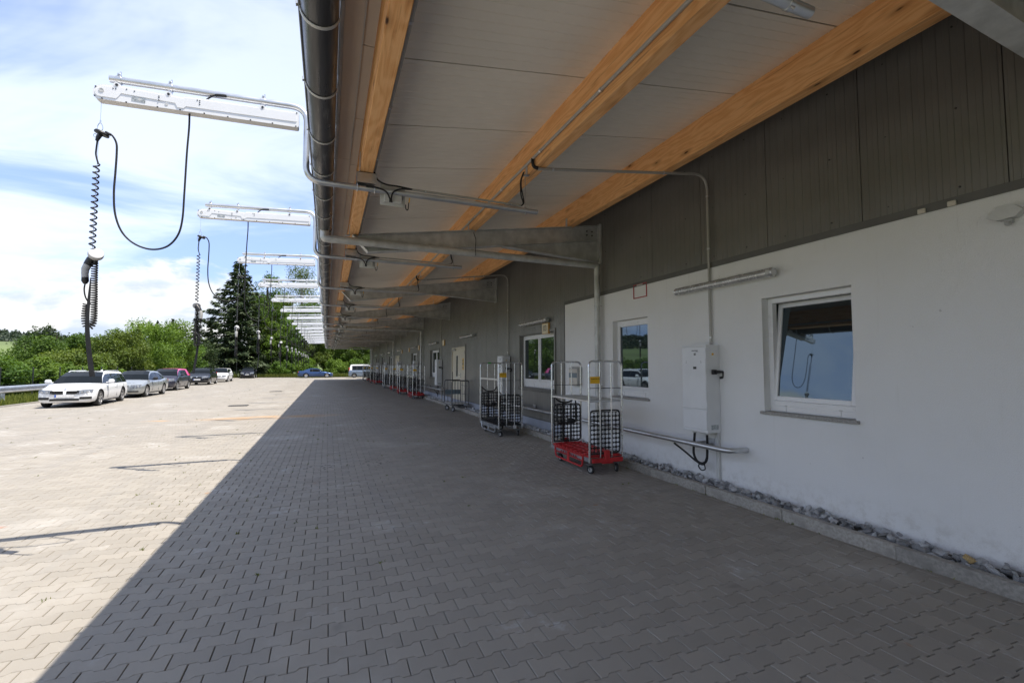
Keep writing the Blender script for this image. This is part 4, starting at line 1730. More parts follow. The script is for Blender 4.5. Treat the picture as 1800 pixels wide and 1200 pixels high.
WALLROT = (R(90), 0, R(-90))   # text facing away from the wall (towards -X)
def plate(y, z, label, txt=None, w=.36, h=.27):
    t = thing('number_plate', label, 'number plate', (5.10, y, z), group='cream number plates on the cladding')
    b = MB()
    b.box(5.074, 5.12, y - w / 2, y + w / 2, z - h / 2, z + h / 2)
    obj('border', b, M['orange_edge'], t, smooth=0)
    b = MB()
    b.box(5.068, 5.0745, y - w / 2 + .012, y + w / 2 - .012, z - h / 2 + .012, z + h / 2 - .012)
    obj('plate', b, M['cream'], t, smooth=0)
    if txt:
        text_mesh('digits', txt, .19, M['ink'], t, (-.0335, 0, 0), WALLROT, .0)
    return t


plate(10.30, 2.655, 'cream plate reading 03 above the double window', '03')
plate(21.2, 2.80, 'cream number plate between the cream door and second cladding window')
plate(27.55, 2.80, 'cream number plate beside the second rainwater pipe')
plate(31.1, 2.78, 'cream number plate left of the third cladding window')
plate(34.3, 2.75, 'cream number plate near the second cream door')

# ------------------------------------------------------------------ small things on the wall
t = thing('poster_frame', 'small empty red frame at the top of the rendered wall', 'frame', (5.09, 6.55, 3.03))
b = MB()
ring(b, 5.085, 5.099, 6.365, 6.735, 2.915, 3.165, .016, .003)
obj('frame', b, M['red_frame'], t, smooth=0)
b = MB()
b.box(5.080, 5.09, 6.47, 6.63, 3.135, 3.155, .003)
obj('clip', b, M['light_grey_plastic'], t, smooth=0)

t = thing('mailbox', 'grey two tone mailbox on the rendered wall behind the red roll cage', 'mailbox', (5.09, 8.75, 1.3))
b = MB()
b.box(4.985, 5.098, 8.56, 8.93, 1.29, 1.66, .008)
b.prism([(4.965, 1.655), (5.098, 1.70), (5.098, 1.665), (4.985, 1.65)], 'y', 8.55, 8.94)
obj('box', b, M['grey_plastic'], t, smooth=0)
b = MB()
b.box(4.978, 4.986, 8.57, 8.92, 1.30, 1.645, .002)
fl = obj('front', b, M['fascia'], t, smooth=0)
b = MB()
b.box(4.9745, 4.979, 8.572, 8.918, 1.46, 1.565)
obj('blue_band', b, M['slate'], fl, smooth=0)
b = MB()
b.box(4.9765, 4.9785, 8.60, 8.89, 1.60, 1.61)
b.lathe([(.018, 0), (.018, .006)], (4.978, 8.745, 1.375), (-1, 0, 0), 10)
obj('lock', b, M['grey_plastic'], fl)

t = thing('wall_sensor', 'pale hexagonal sensor box high on the rendered wall', 'sensor', (5.06, 1.86, 2.95))
b = MB()
b.prism([(1.96, 2.93), (1.90, 3.0), (1.80, 3.0), (1.745, 2.95), (1.79, 2.90), (1.90, 2.895)], 'x', 5.02, 5.095)
obj('box', b, M['light_grey_plastic'], t, smooth=0)
b = MB()
b.box(5.05, 5.098, 1.82, 1.87, 2.865, 2.90, .004)
b.lathe([(.018, 0), (.022, .02), (.01, .03)], (5.05, 1.84, 2.87), (-.5, 0, -1), 8)
obj('bracket', b, M['grey_plastic'], t)
for k, y in enumerate((2.42, 2.20)):
    b = MB()
    b.box(5.066, 5.086, y - .03, y + .03, 3.125, 3.17, .004)
    b.box(5.06, 5.067, y - .012, y + .012, 3.14, 3.158, .003)
    tag(obj('cable_clip', b, M['fascia'], smooth=0), ('left' if k == 0 else 'right') + ' small pale clip on the dark flashing above the rendered wall', 'clip', 'pale clips on the flashing')

# ------------------------------------------------------------------ bump rails along the wall
def bump_rail(ya, yb, label, posts):
    t = thing('bump_rail', label, 'bump rail', (4.80, ya, .62), group='galvanised bump rails along the wall')
    b = MB()
    b.tube(fillet([(5.10, ya, .625), (4.80, ya, .625), (4.80, yb, .625), (5.10, yb, .625)], .14, 8), .036, 12)
    obj('rail', b, M['galv'], t)
    for y in posts:
        b = MB()
        b.cyl((5.10, y, .625), (4.80, y, .625), .034, 12)
        b.box(5.085, 5.098, y - .07, y + .07, .555, .695, .003)
        b.tube([(4.80, y - .07, .625), (4.80, y - .045, .625)], .040, 12)
        b.tube([(4.80, y + .045, .625), (4.80, y + .07, .625)], .040, 12)
        obj('stub', b, M['galv'], t)
    return t


bump_rail(4.42, 13.9, 'galvanised bump rail below the near cabinet and double window', (5.02, 8.0, 11.0, 13.2))
bump_rail(20.7, 27.2, 'galvanised bump rail below the second cladding window', (21.4, 24.4, 26.6))
bump_rail(34.0, 44.5, 'galvanised bump rail in the middle of the cladding', (34.6, 39.5, 43.8))
bump_rail(48.8, 58.0, 'galvanised bump rail near the far end of the cladding', (49.6, 53.0, 57.0))


# ------------------------------------------------------------------ roll cages
def mesh_panel(b, y, x0, x1, z0, z1, nx_, nz_, t=.008):
    """black sheet with round holes: each cell is an octagon hole in a square"""
    cw, ch = (x1 - x0) / nx_, (z1 - z0) / nz_
    for i in range(nx_):
        for j in range(nz_):
            cx, cz = x0 + (i + .5) * cw, z0 + (j + .5) * ch
            hw, hh, r = cw / 2, ch / 2, min(cw, ch) * .45
            sq = [(hw, 0), (hw, hh), (0, hh), (-hw, hh), (-hw, 0), (-hw, -hh), (0, -hh), (hw, -hh)]
            v = []
            for yy in (y, y + t):
                v += [(cx + p[0], yy, cz + p[1]) for p in sq]
                v += [(cx + r * math.cos(k * math.pi / 4), yy, cz + r * math.sin(k * math.pi / 4)) for k in range(8)]
            f = []
            for k in range(8):
                k2 = (k + 1) % 8
                f += [(k, k2, 8 + k2, 8 + k), (16 + k2, 16 + k, 24 + k, 24 + k2), (8 + k, 8 + k2, 24 + k2, 24 + k)]
            b.add(v, f)


def castor(t, x, y, r, swivel, m_tyre='black_rubber'):
    b = MB()
    b.lathe([(r * .55, -.018), (r * .9, -.018), (r, -.009), (r, .009), (r * .9, .018), (r * .55, .018)], (x, y, r), (math.cos(swivel), math.sin(swivel), 0), 20)
    w = obj('wheel', b, M[m_tyre], t)
    b = MB()
    b.lathe([(r * .2, -.021), (r * .56, -.019), (r * .56, .019), (r * .2, .021)], (x, y, r), (math.cos(swivel), math.sin(swivel), 0), 14)
    obj('hub', b, M['grey_plastic'], w)
    b = MB()
    sx, sy = math.cos(swivel) * .028, math.sin(swivel) * .028
    ox, oy = -math.sin(swivel) * .03, math.cos(swivel) * .03
    for s_ in (-1, 1):
        b.add([(x + s_ * sx - .012, y + s_ * sy - .012, r * .8), (x + s_ * sx + .012, y + s_ * sy + .012, r * .8), (x + s_ * sx + .03 + ox, y + s_ * sy + .03 + oy, r * 2.15), (x + s_ * sx - .03 + ox, y + s_ * sy - .03 + oy, r * 2.15)],
              [(0, 1, 2, 3)])
        b.add([(x + s_ * sx - .010, y + s_ * sy - .014, r * .8), (x + s_ * sx + .014, y + s_ * sy + .010, r * .8), (x + s_ * sx + .034 + ox, y + s_ * sy + .026 + oy, r * 2.15), (x + s_ * sx - .026 + ox, y + s_ * sy - .034 + oy, r * 2.15)],
              [(3, 2, 1, 0)])
    b.box(x - .04 + ox, x + .04 + ox, y - .04 + oy, y + .04 + oy, r * 2.1, r * 2.1 + .012, .003)
    obj('fork', b, M['steel_base'], w, smooth=0)


def post_sign(t, y, x0, x1, z0, z1):
    b = MB()
    b.box(x0, x1, y - .004, y, z0, z1, .001)
    s_ = obj('sign', b, M['yellow'], t, smooth=0)
    w = x1 - x0
    o = text_mesh('lettering', 'Deutsche Post', w * .115, M['ink'], s_, (x0 + w * .42, y - .0048, z0 + (z1 - z0) * .66), (R(90), 0, 0), .0006)
    b = MB()
    cx, cz, r = x0 + w * .87, z0 + (z1 - z0) * .68, w * .055
    b.tube([(cx + r * math.cos(a) * 1.1, y - .0052, cz + r * math.sin(a)) for a in np.linspace(.2, 5.6, 12)], w * .012, 5)
    b.add([(cx + r * .3, y - .0056, cz - r * 1.0), (cx + r * 1.9, y - .0056, cz - r * .3), (cx + r * 1.7, y - .0056, cz + r * .9)], [(0, 1, 2)])
    obj('horn_emblem', b, M['ink'], s_, smooth=0)


def roll_cage(label, loc, base, shelf, rz=0.0):
    t = thing('roll_cage', label, 'roll cage', loc, rz, 'roll cages parked along the wall', local=True)
    W2, D2, H = .305, .68, 1.79
    red = base == 'red'
    bm_ = M['red'] if red else M['steel_base']
    b = MB()
    b.box(-W2 + .01, W2 - .01, -D2 + .012, D2 - .012, .262, .285, .004)
    n = 9
    for k in range(n):
        y = -D2 + .06 + k * (2 * D2 - .12) / (n - 1)
        b.box(-W2 + .03, W2 - .03, y - .030, y + .030, .284, .300, .005)
    for x in (-.15, 0, .15):
        b.box(x - .01, x + .01, -D2 + .03, D2 - .03, .284, .304)
    obj('deck', b, M['red'] if red else M['black_plastic'], t, smooth=0)
    b = MB()
    for s_ in (-1, 1):
        for z in (.200, .222, .244):
            b.box(s_ * W2 - .012, s_ * W2 + .012, -D2, D2, z, z + .017, .004)
        b.box(s_ * W2 - .008, s_ * W2 + .008, -D2, D2, .20, .262)
    obj('side_rail', b, M['steel_base'], t, smooth=0)
    b = MB()
    for s_ in (-1, 1):
        x = s_ * (W2 + .022)
        loop = fillet([(x, -D2 + .17, .27), (x, -D2 + .20, .095), (x, D2 - .20, .095), (x, D2 - .17, .27)], .07, 5)
        b.tube(loop, .016, 8)
        b.box(x - .012, x + .012, -D2 + .17, D2 - .17, .255, .275, .004)
        b.box(x - .010, x + .010, -.035, .035, .10, .25, .004)
        for k in range(7):
            y = -.27 + k * .09
            b.tube([(x, y - .03, .195), (x, y, .24), (x, y + .03, .195)], .006, 5)
        b.box(x - .008, x + .008, -D2 + .19, D2 - .19, .186, .20)
    obj('skirt', b, bm_, t, smooth=30)
    if red:
        b = MB()
        for s_ in (-1, 1):
            y = s_ * (D2 + .02)
            b.box(-W2 + .03, W2 - .01, y - .018, y + .018, .185, .255, .008)
            b.box(-.05, .05, y - .022, y + .022, .20, .375, .012)
            b.box(-.10, .10, y - .02, y + .02, .165, .23, .01)
        obj('end_bumper', b, M['red'], t, smooth=0)
    for s_ in (-1, 1):
        y = s_ * D2
        b = MB()
        b.tube(fillet([(-W2, y, .19), (-W2, y, H), (W2, y, H), (W2, y, .19)], .085, 6), .0165, 10)
        fr = obj('end_frame', b, M['chrome'], t)
        for x in (-.105, .105):
            b = MB()
            b.cyl((x, y, .26), (x, y, H - .012), .0105, 8)
            obj('bar', b, M['chrome'], fr)
        b = MB()
        b.cyl((-W2, y, 1.36), (W2, y, 1.36), .006, 6)
        obj('cross_wire', b, M['dark_tube'], fr)
        yi = y - s_ * .026
        b = MB()
        mesh_panel(b, yi - .004, -W2 + .035, W2 - .035, .34, .98, 8, 9)
        rim_ = fillet([(-W2 + .03, yi, .32), (-W2 + .03, yi, 1.0), (W2 - .03, yi, 1.0), (W2 - .03, yi, .32), (-W2 + .03, yi, .32)], .075, 5)
        b.tube(rim_, .014, 6)
        if s_ > 0:
            lp_ = fillet([(-.23, yi - .03, 1.0), (-.23, yi - .035, .66), (.16, yi - .035, .66), (.16, yi - .03, 1.0)], .06, 5)
            b.tube(lp_, .018, 6)
            b.tube(spline([(-.27, yi, 1.15), (-.20, yi, 1.08), (-.10, yi, 1.035), (.04, yi, 1.04), (.11, yi, 1.08), (.17, yi, 1.16)], 5), .016, 6)
            for x in (-.27, .17):
                b.tube([(x, yi, 1.16), (x + .01, yi, .98)], .013, 6)
            for x in (-.10, .06):
                b.box(x - .012, x + .012, yi - .03, yi - .01, .34, 1.02)
            b.box(-.02, .10, yi - .06, yi - .03, .66, .74, .01)
        obj('mesh_panel', b, M['black_plastic'], fr, smooth=30)
    if shelf:
        b = MB()
        b.box(-W2 + .02, W2 - .02, -D2 + .02, D2 - .02, 1.155, 1.163)
        sh = obj('shelf', b, M['galv_dull'], t, smooth=0)
        b = MB()
        for s_ in (-1, 1):
            b.box(s_ * (W2 - .012) - .010, s_ * (W2 - .012) + .010, -D2 + .01, D2 - .01, 1.135, 1.168, .003)
            b.box(-W2 + .02, W2 - .02, s_ * (D2 - .02) - .008, s_ * (D2 - .02) + .008, 1.135, 1.168, .003)
        obj('shelf_edge', b, M['galv'], sh, smooth=0)
    else:
        b = MB()
        b.box(-W2 - .008, -W2 + .012, -D2 + .01, D2 - .01, 1.36, 1.405, .003)
        obj('gate_bar', b, M['galv'], t, smooth=0)
    post_sign(t, -D2 - .017, -W2 + .012, -W2 + .185, 1.435, 1.545)
    for (x, y, sw) in ((-.24, -.60, .5), (.24, -.60, -.25), (-.24, .46, .15), (.24, .56, .7)):
        castor(t, x, y, .066, sw)
    if not red:
        b = MB()
        b.box(-.10, .0, D2 - .017, D2 + .017, H - .018, H + .019, .004)
        obj('tag', b, M['green_tag'], t, smooth=0)
        b = MB()
        b.box(.06, .15, -D2 - .022, -D2 - .012, .19, .27, .002)
        obj('id_plate', b, M['light_grey_plastic'], t, smooth=0)
    return t


rc = roll_cage('red based roll cage with metal shelf, in front of the mailbox', (4.18, 6.94, 0), 'red', True, R(-1.5))
rb = roll_cage('roll cage with black deck and green tag, by the double window', (4.15, 11.05, 0), 'steel', False, R(1.0))
for k, (x, y, rz_, src, lab) in enumerate((
        (4.40, 24.5, 1.0, rc, 'red based roll cage standing nearest in the far group, left of the second rainwater pipe'),
        (4.30, 28.1, -2.5, rc, 'red based roll cage, second in the far group'),
        (4.42, 32.4, 1.5, rc, 'red based roll cage, third in the far group'),
        (4.35, 36.3, -1.0, rb, 'black based roll cage in the far group, beside the second cream door'),
        (4.42, 44.2, 3.0, rc, 'red based roll cage far back, before the third bump rail'),
        (4.30, 47.4, -2.0, rc, 'red based roll cage far back, with yellow sign facing'),
        (4.40, 52.6, 2.0, rc, 'red based roll cage, last but one in the row'),
        (4.25, 56.8, 0.0, rb, 'black based roll cage at the very end of the row'))):
    c_ = copy_tree(src)
    c_.location = (x, y, 0)
    c_.rotation_euler = (0, 0, R(rz_))
    c_['label'] = lab

# low cage trolley by the cream door
t = thing('cage_trolley', 'low grey cage trolley on black wheels in front of the cream door', 'trolley', (4.62, 17.1, 0), R(3), local=True)
W2, D2 = .33, .48
b = MB()
b.box(-W2, W2, -D2, D2, .275, .305, .004)
obj('deck', b, M['galv_dull'], t, smooth=0)
b = MB()
for s_ in (-1, 1):
    b.box(s_ * W2 - .015, s_ * W2 + .015, -D2, D2, .255, .285, .004)
b.box(-.2, .2, -.3, .3, .20, .26, .01)
obj('chassis', b, M['dark_tube'], t, smooth=0)
for s_ in (-1, 1):
    b = MB()
    b.tube(fillet([(-W2, s_ * D2, .27), (-W2, s_ * D2, 1.16), (W2, s_ * D2, 1.16), (W2, s_ * D2, .27)], .09, 6), .017, 10)
    fr = obj('end_frame', b, M['dark_tube'], t)
    for k in range(4):
        x = -W2 + (k + 1) * 2 * W2 / 5
        b = MB()
        b.cyl((x, s_ * D2, .29), (x, s_ * D2, 1.15), .009, 8)
        obj('bar', b, M['dark_tube'], fr)
b = MB()
b.tube(fillet([(W2, -D2, .27), (W2, -D2, 1.12), (W2, D2, 1.12), (W2, D2, .27)], .09, 6), .015, 8)
for z in (.62, .95):
    b.cyl((W2, -D2, z), (W2, D2, z), .009, 8)
obj('back_frame', b, M['dark_tube'], t)
b = MB()
b.box(-W2 + .02, W2 - .02, D2 - .028, D2 - .018, .60, .78, .003)
obj('cross_plate', b, M['slate'], t, smooth=0)
b = MB()
b.cyl((0, D2 + .03, .3), (0, D2 + .03, 1.48), .014, 8)
obj('mast', b, M['dark_tube'], t)
for (x, y, sw) in ((-.25, -.38, .3), (.25, -.38, .2), (-.25, .38, .9), (.25, .38, .1)):
    castor(t, x, y, .095, sw)

# ------------------------------------------------------------------ cars
def interp_profile(keys, s):
    ks = [k[0] for k in keys]
    out = []
    for c_ in range(1, len(keys[0])):
        out.append(np.interp(s, ks, [k[c_] for k in keys]))
    return out


CARG = 'cars parked along the left edge of the yard'
def car(label, loc, rz, pm_, P, group=CARG, name='parked_car', cat='car'):
    L, Wd, H, wb, fo, wr = P['L'], P['W'], P['H'], P['wb'], P['fo'], P['wr']
    belt, h0, h1, deck = P['belt'], P['h0'], P['h1'], P.get('deck', P['belt'])
    sw, sr, srr, sb = P['sw'], P['sr'], P['srr'], P['sb']
    t = thing(name, label, cat, loc, rz, group, local=True)
    hw = Wd / 2
    keys = [(0.0, .27, h0 - .10, .56), (.025, .235, h0 - .055, .72), (.08, .205, h0 - .025, .85), (.17, .19, h0 + .005, .925), (.32, .18, h0 + .03, .965), (.5, .18, h0 + .055, .98), (sw - .25, .17, h1 - .03, 1.0), (sw + .05, .17, h1, 1.0), (sr, .17, belt, 1.0), (srr, .17, belt + .01, 1.0)]
    if sb < L - .35:
        keys += [(sb, .18, deck, .985), (L - .22, .22, deck + .0, .955), (L - .07, .27, deck - .05, .90), (L, .36, deck - .22, .80)]
    else:
        keys += [(L - .28, .2, belt + .02, .975), (L - .12, .24, belt + .02, .93), (L - .04, .28, belt - .03, .885), (L, .36, belt - .28, .82)]
    ss = sorted({*np.linspace(0, L, 30).tolist(), *[k[0] for k in keys]})
    zb, zt, wf = interp_profile(keys, ss)
    rings = []
    for s, a, c_, w_ in zip(ss, zb, zt, wf):
        w = hw * w_
        d = c_ - a
        half = [(0, a), (.78 * w, a), (.93 * w, a + .05), (.985 * w, a + .25 * d), (1.0 * w, a + .50 * d), (.99 * w, a + .70 * d), (.965 * w, a + .86 * d), (.90 * w, c_ - .02), (.80 * w, c_ + .0), (.45 * w, c_ + .022), (0, c_ + .03)]
        ring_ = half + [(-x, z) for x, z in half[-2:0:-1]]
        rings.append([(x, s - L / 2, z) for x, z in ring_])
    n = len(rings[0])
    b = MB()
    v = [p for r in rings for p in r]
    f = []
    for i in range(len(rings) - 1):
        for j in range(n):
            f.append((i * n + j, i * n + (j + 1) % n, (i + 1) * n + (j + 1) % n, (i + 1) * n + j))
    f.append(tuple(range(n - 1, -1, -1)))
    f.append(tuple((len(rings) - 1) * n + j for j in range(n)))
    b.add(v, [q[::-1] for q in f])
    body = obj('body', b, [pm_, M['arch']], t, smooth=0)
    # wheel wells
    wy = [fo - L / 2, fo + wb - L / 2]
    cutb = MB()
    for y in wy:
        for s_ in (-1, 1):
            cutb.lathe([(wr + .055, -.16), (wr + .055, .2)], (s_ * (hw - .12), y, wr + .01), (s_, 0, 0), 26)
    cut = obj('cutter', cutb, M['arch'], t, smooth=0)
    md = body.modifiers.new('cut', 'BOOLEAN')
    md.object = cut
    md.solver = 'EXACT'
    dg = bpy.context.evaluated_depsgraph_get()
    dg.update()
    me = bpy.data.meshes.new_from_object(body.evaluated_get(dg))
    body.modifiers.clear()
    old = body.data
    body.data = me
    me.name = 'body'
    bpy.data.meshes.remove(old)
    bpy.data.objects.remove(cut)
    me.materials.clear()
    me.materials.append(pm_); me.materials.append(M['arch'])
    for p in me.polygons:
        c_ = p.center
        p.material_index = 0
        for y in wy:
            rr = math.hypot(c_.y - y, c_.z - wr - .01)
            if (rr < wr + .05 and abs(c_.x) < hw - .10) or (abs(rr - wr - .055) < .02 and abs(p.normal.x) < .3 and abs(c_.x) > hw - .33 and c_.z < belt - .15):
                p.material_index = 1
        if c_.z < .21:
            p.material_index = 1
    me.polygons.foreach_set('use_smooth', [True] * len(me.polygons))
    me.set_sharp_from_angle(angle=R(38))
    # greenhouse
    wbh, wrh = hw * .93, hw * .66
    gs = [(sw, h1 - .01), (sw + (sr - sw) * .5, h1 + (H - h1) * .58), (sr, H - .025)]
    for a in P['side']:
        gs.append((a[0], None))
    gs.append((srr, H - P.get('rdrop', .05)))
    gs.append((srr + (sb - srr) * .5, (belt if sb > L - .35 else deck) + (H - P.get('rdrop', .05) - (belt if sb > L - .35 else deck)) * .56))
    gs.append((sb, (belt if sb > L - .35 else deck) + .0))
    kx = [sr, (sr + srr) / 2, srr]
    kz = [H - .025, H, H - P.get('rdrop', .05)]
    co = np.polyfit(kx, kz, 2)
    gs = [(s, z if z is not None else float(np.polyval(co, s))) for s, z in gs]
    sides = ['glass', 'glass'] + [a[1] for a in P['side']] + [P.get('last', 'paint'), P.get('rear', 'paint'), P.get('rear2', 'paint')]
    # intervals: 0-1, 1-2 windscreen; then from roof front through the side list; then rear window
    order = sorted(range(len(gs)), key=lambda i: gs[i][0])
    gs = [gs[i] for i in order]
    R5 = []
    for i, (s, z) in enumerate(gs):
        bz = float(np.interp(s, [sw, sr, srr, sb], [h1 - .015, belt - .01, belt - .0, (belt if sb > L - .35 else deck) - .01]))
        tt_ = max(.02, (z - bz) / (H - belt))
        def wat(h): return wbh + (wrh - wbh) * min(1, h)
        fr_ = float(np.interp(s, [sw, sr], [.16, .05])) * (1 if s <= sr + .01 else 0)
        bk_ = float(np.interp(s, [srr, sb], [.03, .09])) * (1 if s >= srr - .01 else 0)
        plan = 1.0
        if s < sr: plan = float(np.interp(s, [sw, sr], [.96, 1]))
        if s > srr: plan = float(np.interp(s, [srr, sb], [1, .93]))
        row = []
        for (hh, wk) in ((0, 1), (.80, 1), (.97, .995), (1.03, .62), (1.055, 0)):
            zz_ = bz + (z - bz) * hh if hh <= .97 else z + (hh - .97) * .35 * (H - belt) * min(1, tt_ * 1.5)
            w = wat(min(hh, .97) * tt_) * plan * (1 if hh <= .97 else wk)
            sh = (bk_ - fr_) * (1 - (w / wbh) ** 2)
            row.append((w, s - L / 2 + sh, zz_))
        R5.append(row)
    groups = {}
    for i in range(len(R5) - 1):
        s0, s1 = gs[i][0], gs[i + 1][0]
        mid = (s0 + s1) / 2
        for j in range(4):
            if mid < sr:
                key = 'windscreen' if j >= 2 else ('roof' if j == 1 else 'side_glass_a')
            elif mid < srr:
                kind = 'glass'
                for k in range(len(P['side'])):
                    e = P['side'][k + 1][0] if k + 1 < len(P['side']) else srr
                    st_ = P['side'][k][0]
                    if st_ <= mid < e: kind = P['side'][k][1] + str(k)
                if mid < P['side'][0][0]: kind = 'glass_a'
                key = 'roof' if j >= 1 else ('side_' + kind if kind.startswith('glass') else ('pillar' if kind.startswith('black') else 'roof'))
            else:
                key = 'rear_window' if j >= 2 else ('roof' if j == 1 else ('roof' if P.get('rear', 'paint') == 'paint' else 'side_glass_r'))
            groups.setdefault(key, []).append((i, j))
    for key, cells in groups.items():
        for s_ in ((-1, 1) if key.startswith('side') else (0,)):
            b = MB()
            for (i, j) in cells:
                for sg in ((-1, 1) if s_ == 0 else (s_,)):
                    q = [R5[i][j], R5[i][j + 1], R5[i + 1][j + 1], R5[i + 1][j]]
                    q = [(x * sg, y, z) for x, y, z in q]
                    b.add(q, [(0, 1, 2, 3)] if sg < 0 else [(3, 2, 1, 0)])
            if key == 'roof':
                obj('roof', b, P.get('roofmat', pm_), t, smooth=40)
            elif key == 'pillar':
                obj('pillar', b, M['black_plastic'], t, smooth=0)
            elif key.startswith('side'):
                obj('side_window', b, M['car_glass'], t, smooth=0)
            else:
                obj(key, b, M['car_glass'], t, smooth=40)
    F0 = -L / 2
    def front_y(x, extra=0):   # how far the nose curves back at lateral position x
        return F0 - .002 + float(np.interp(abs(x) / hw, [0, .35, .56, .72, .85, .925, .965], [0, 0, .005, .028, .08, .17, .32])) + extra
    # lamps
    for s_ in (-1, 1):
        b = MB()
        lw, lh, lz = P.get('lamp', (.24, .075, h0 - .14))
        cx = s_ * (hw * .93 - lw * .75)
        v, f = [], []
        for (u, w_) in ((0, 0), (.5, 0), (1, 0), (0, 1), (.5, 1), (1, 1)):
            x = s_ * (hw * (.90 - .00) - lw * 2 * .95 * (1 - u))
            z = lz - lh + 2 * lh * w_ + (u * .03 * P.get('lampup', 1)) - (1 - u) * .012 * (1 - 2 * w_)
            v.append((x, front_y(x, -.028 + (.05 if w_ else 0)), z))
            v.append((x, front_y(x, .12), z))
        for a in (0, 2):
            f += [(a, a + 2, a + 8, a + 6)]
        f += [(6, 8, 9, 7), (8, 10, 11, 9), (0, 1, 3, 2), (2, 3, 5, 4), (0, 6, 7, 1), (4, 5, 11, 10)]
        b.add(v, f if s_ < 0 else [q[::-1] for q in f])
        hl = obj('headlight', b, M['lens'], t, smooth=0)
        b = MB()
        for u in (.35, .72):
            x = s_ * (hw * .90 - lw * 2 * .95 * (1 - u))
            b.lathe([(lh * .62, 0), (lh * .62, .006), (lh * .3, .007)], (x, front_y(x, -.026), lz + .008), (0, -1, 0), 12)
        obj('reflector', b, M['alloy'] if not P.get('darklamp') else M['black_plastic'], hl)
        b = MB()
        tz, th, tw = P.get('tail', (belt - .10, .12, .15))
        xo_, xi_ = hw * (.905 if sb < L - .35 else .87), hw * .87 - tw * 1.3
        b.box(s_ * xi_, s_ * xo_, L / 2 - .16, L / 2 - .025, tz - th, tz + th, .03)
        obj('tail_light', b, M['tail_red'], t, smooth=0)
        b = MB()
        my = sw + .28 - L / 2
        b.tube([(s_ * hw * .94, my, belt + .03), (s_ * (hw + .08), my, belt + .05)], .022, 8)
        b.lathe([(.05, -.10), (.085, -.07), (.095, 0), (.085, .075), (.04, .10)], (s_ * (hw + .125), my, belt + .075), (1, 0, 0), 12)
        mi = obj('wing_mirror', b, P.get('mirror', pm_), t)
        b = MB()
        for sd_ in P['handles']:
            b.box(s_ * hw * .985 - .012, s_ * hw * .985 + .012 + s_ * .006, sd_ - L / 2, sd_ + .17 - L / 2, belt - .20, belt - .175, .006)
        obj_each('door_handle', b, P.get('handlemat', pm_), t, smooth=0)
        b = MB()
        for sd_ in P['seams']:
            b.box(s_ * hw * .992 - .004, s_ * hw * .992 + .004, sd_ - L / 2 - .003, sd_ - L / 2 + .003, .30, belt - .05)
        b.box(s_ * hw * .985 - .012, s_ * hw * .985 + .006, fo + wr + .1 - L / 2, fo + wb - wr - .1 - L / 2, .185, .215, .004)
        o = obj('door_seams', b, M['arch'], t, smooth=0)
        o['kind'] = 'stuff'
    # front details
    for (x0, x1, z0, z1, m_) in P['front']:
        b = MB()
        k = 6
        v, f = [], []
        for i in range(k + 1):
            x = x0 + (x1 - x0) * i / k
            v += [(x, front_y(x, -.030 if z1 < .60 else -.022), z0), (x, front_y(x, -.022 if z1 < .60 else -.002), z1), (x, front_y(x, .1), z0), (x, front_y(x, .1), z1)]
        for i in range(k):
            a = 4 * i
            f += [(a, a + 4, a + 5, a + 1), (a + 1, a + 5, a + 7, a + 3), (a + 2, a + 6, a + 4, a)]
        f += [(0, 1, 3, 2), (4 * k, 4 * k + 2, 4 * k + 3, 4 * k + 1)]
        b.add(v, f)
        nm = {'plate': 'number_plate', 'grille': 'grille', 'intake': 'bumper_intake', 'chrome': 'trim'}[m_]
        o = obj(nm, b, {'plate': M['plate'], 'grille': M['arch'], 'intake': M['arch'], 'chrome': M['alloy']}[m_], t, smooth=0)
        if m_ == 'plate':
            b = MB()
            b.box(x0, x0 + .045, front_y(x0, -.034), front_y(x0, -.028), z0 + .003, z1 - .003)
            obj('blue_band', b, M['blue_mark'], o, smooth=0)
        if m_ == 'grille' and P.get('slats'):
            b = MB()
            nsl = 9
            for i in range(nsl):
                x = x0 + (x1 - x0) * (i + .5) / nsl
                b.box(x - .004, x + .004, front_y(x, -.031), front_y(x, -.01), z0 + .01, z1 - .01)
            obj('slat', b, M['black_plastic'], o, smooth=0)
    if P.get('roundel'):
        b = MB()
        b.lathe([(.04, 0), (.038, .006)], (0, front_y(0, .045), h0 + .005), (0, -1, .9), 16)
        o = obj('roundel', b, M['alloy'], t)
        b = MB()
        for a0 in (0, math.pi):
            b.add([(0, front_y(0, .045) - .006, h0 + .010)] + [(.028 * math.cos(a0 + a), front_y(0, .045) - .006 + .0 - .02 * math.sin(a0 + a) * -.6, h0 + .010 + .02 * math.sin(a0 + a)) for a in np.linspace(0, math.pi / 2, 5)], [tuple(range(5, -1, -1))])
        obj('roundel_quarter', b, M['blue_mark'], o, smooth=0)
    elif P.get('badge'):
        b = MB()
        b.lathe([(.05, 0), (.04, .01)], (0, front_y(0, -.03), P['badge']), (0, -1, .2), 10)
        obj('badge', b, M['alloy'], t)
    # roof details
    if P.get('sunroof'):
        b = MB()
        b.box(-.36, .36, sr + .18 - L / 2, sr + .72 - L / 2, H + .012, H + .034, .008)
        obj('sunroof', b, M['car_glass'], t, smooth=0)
    if P.get('rails'):
        b = MB()
        for s_ in (-1, 1):
            b.tube([(s_ * wrh * .98, sr + .1 - L / 2, H - .02), (s_ * wrh * .98, sr + .3 - L / 2, H + .02), (s_ * wrh * .98, srr - .3 - L / 2, H + .015), (s_ * wrh * .96, srr - .05 - L / 2, H - .03)], .014, 6)
        b.prism([(srr - .42 - L / 2, H), (srr - .22 - L / 2, H + .065), (srr - .20 - L / 2, H)], 'x', -.02, .02)
        obj('roof_rail', b, pm_, t)
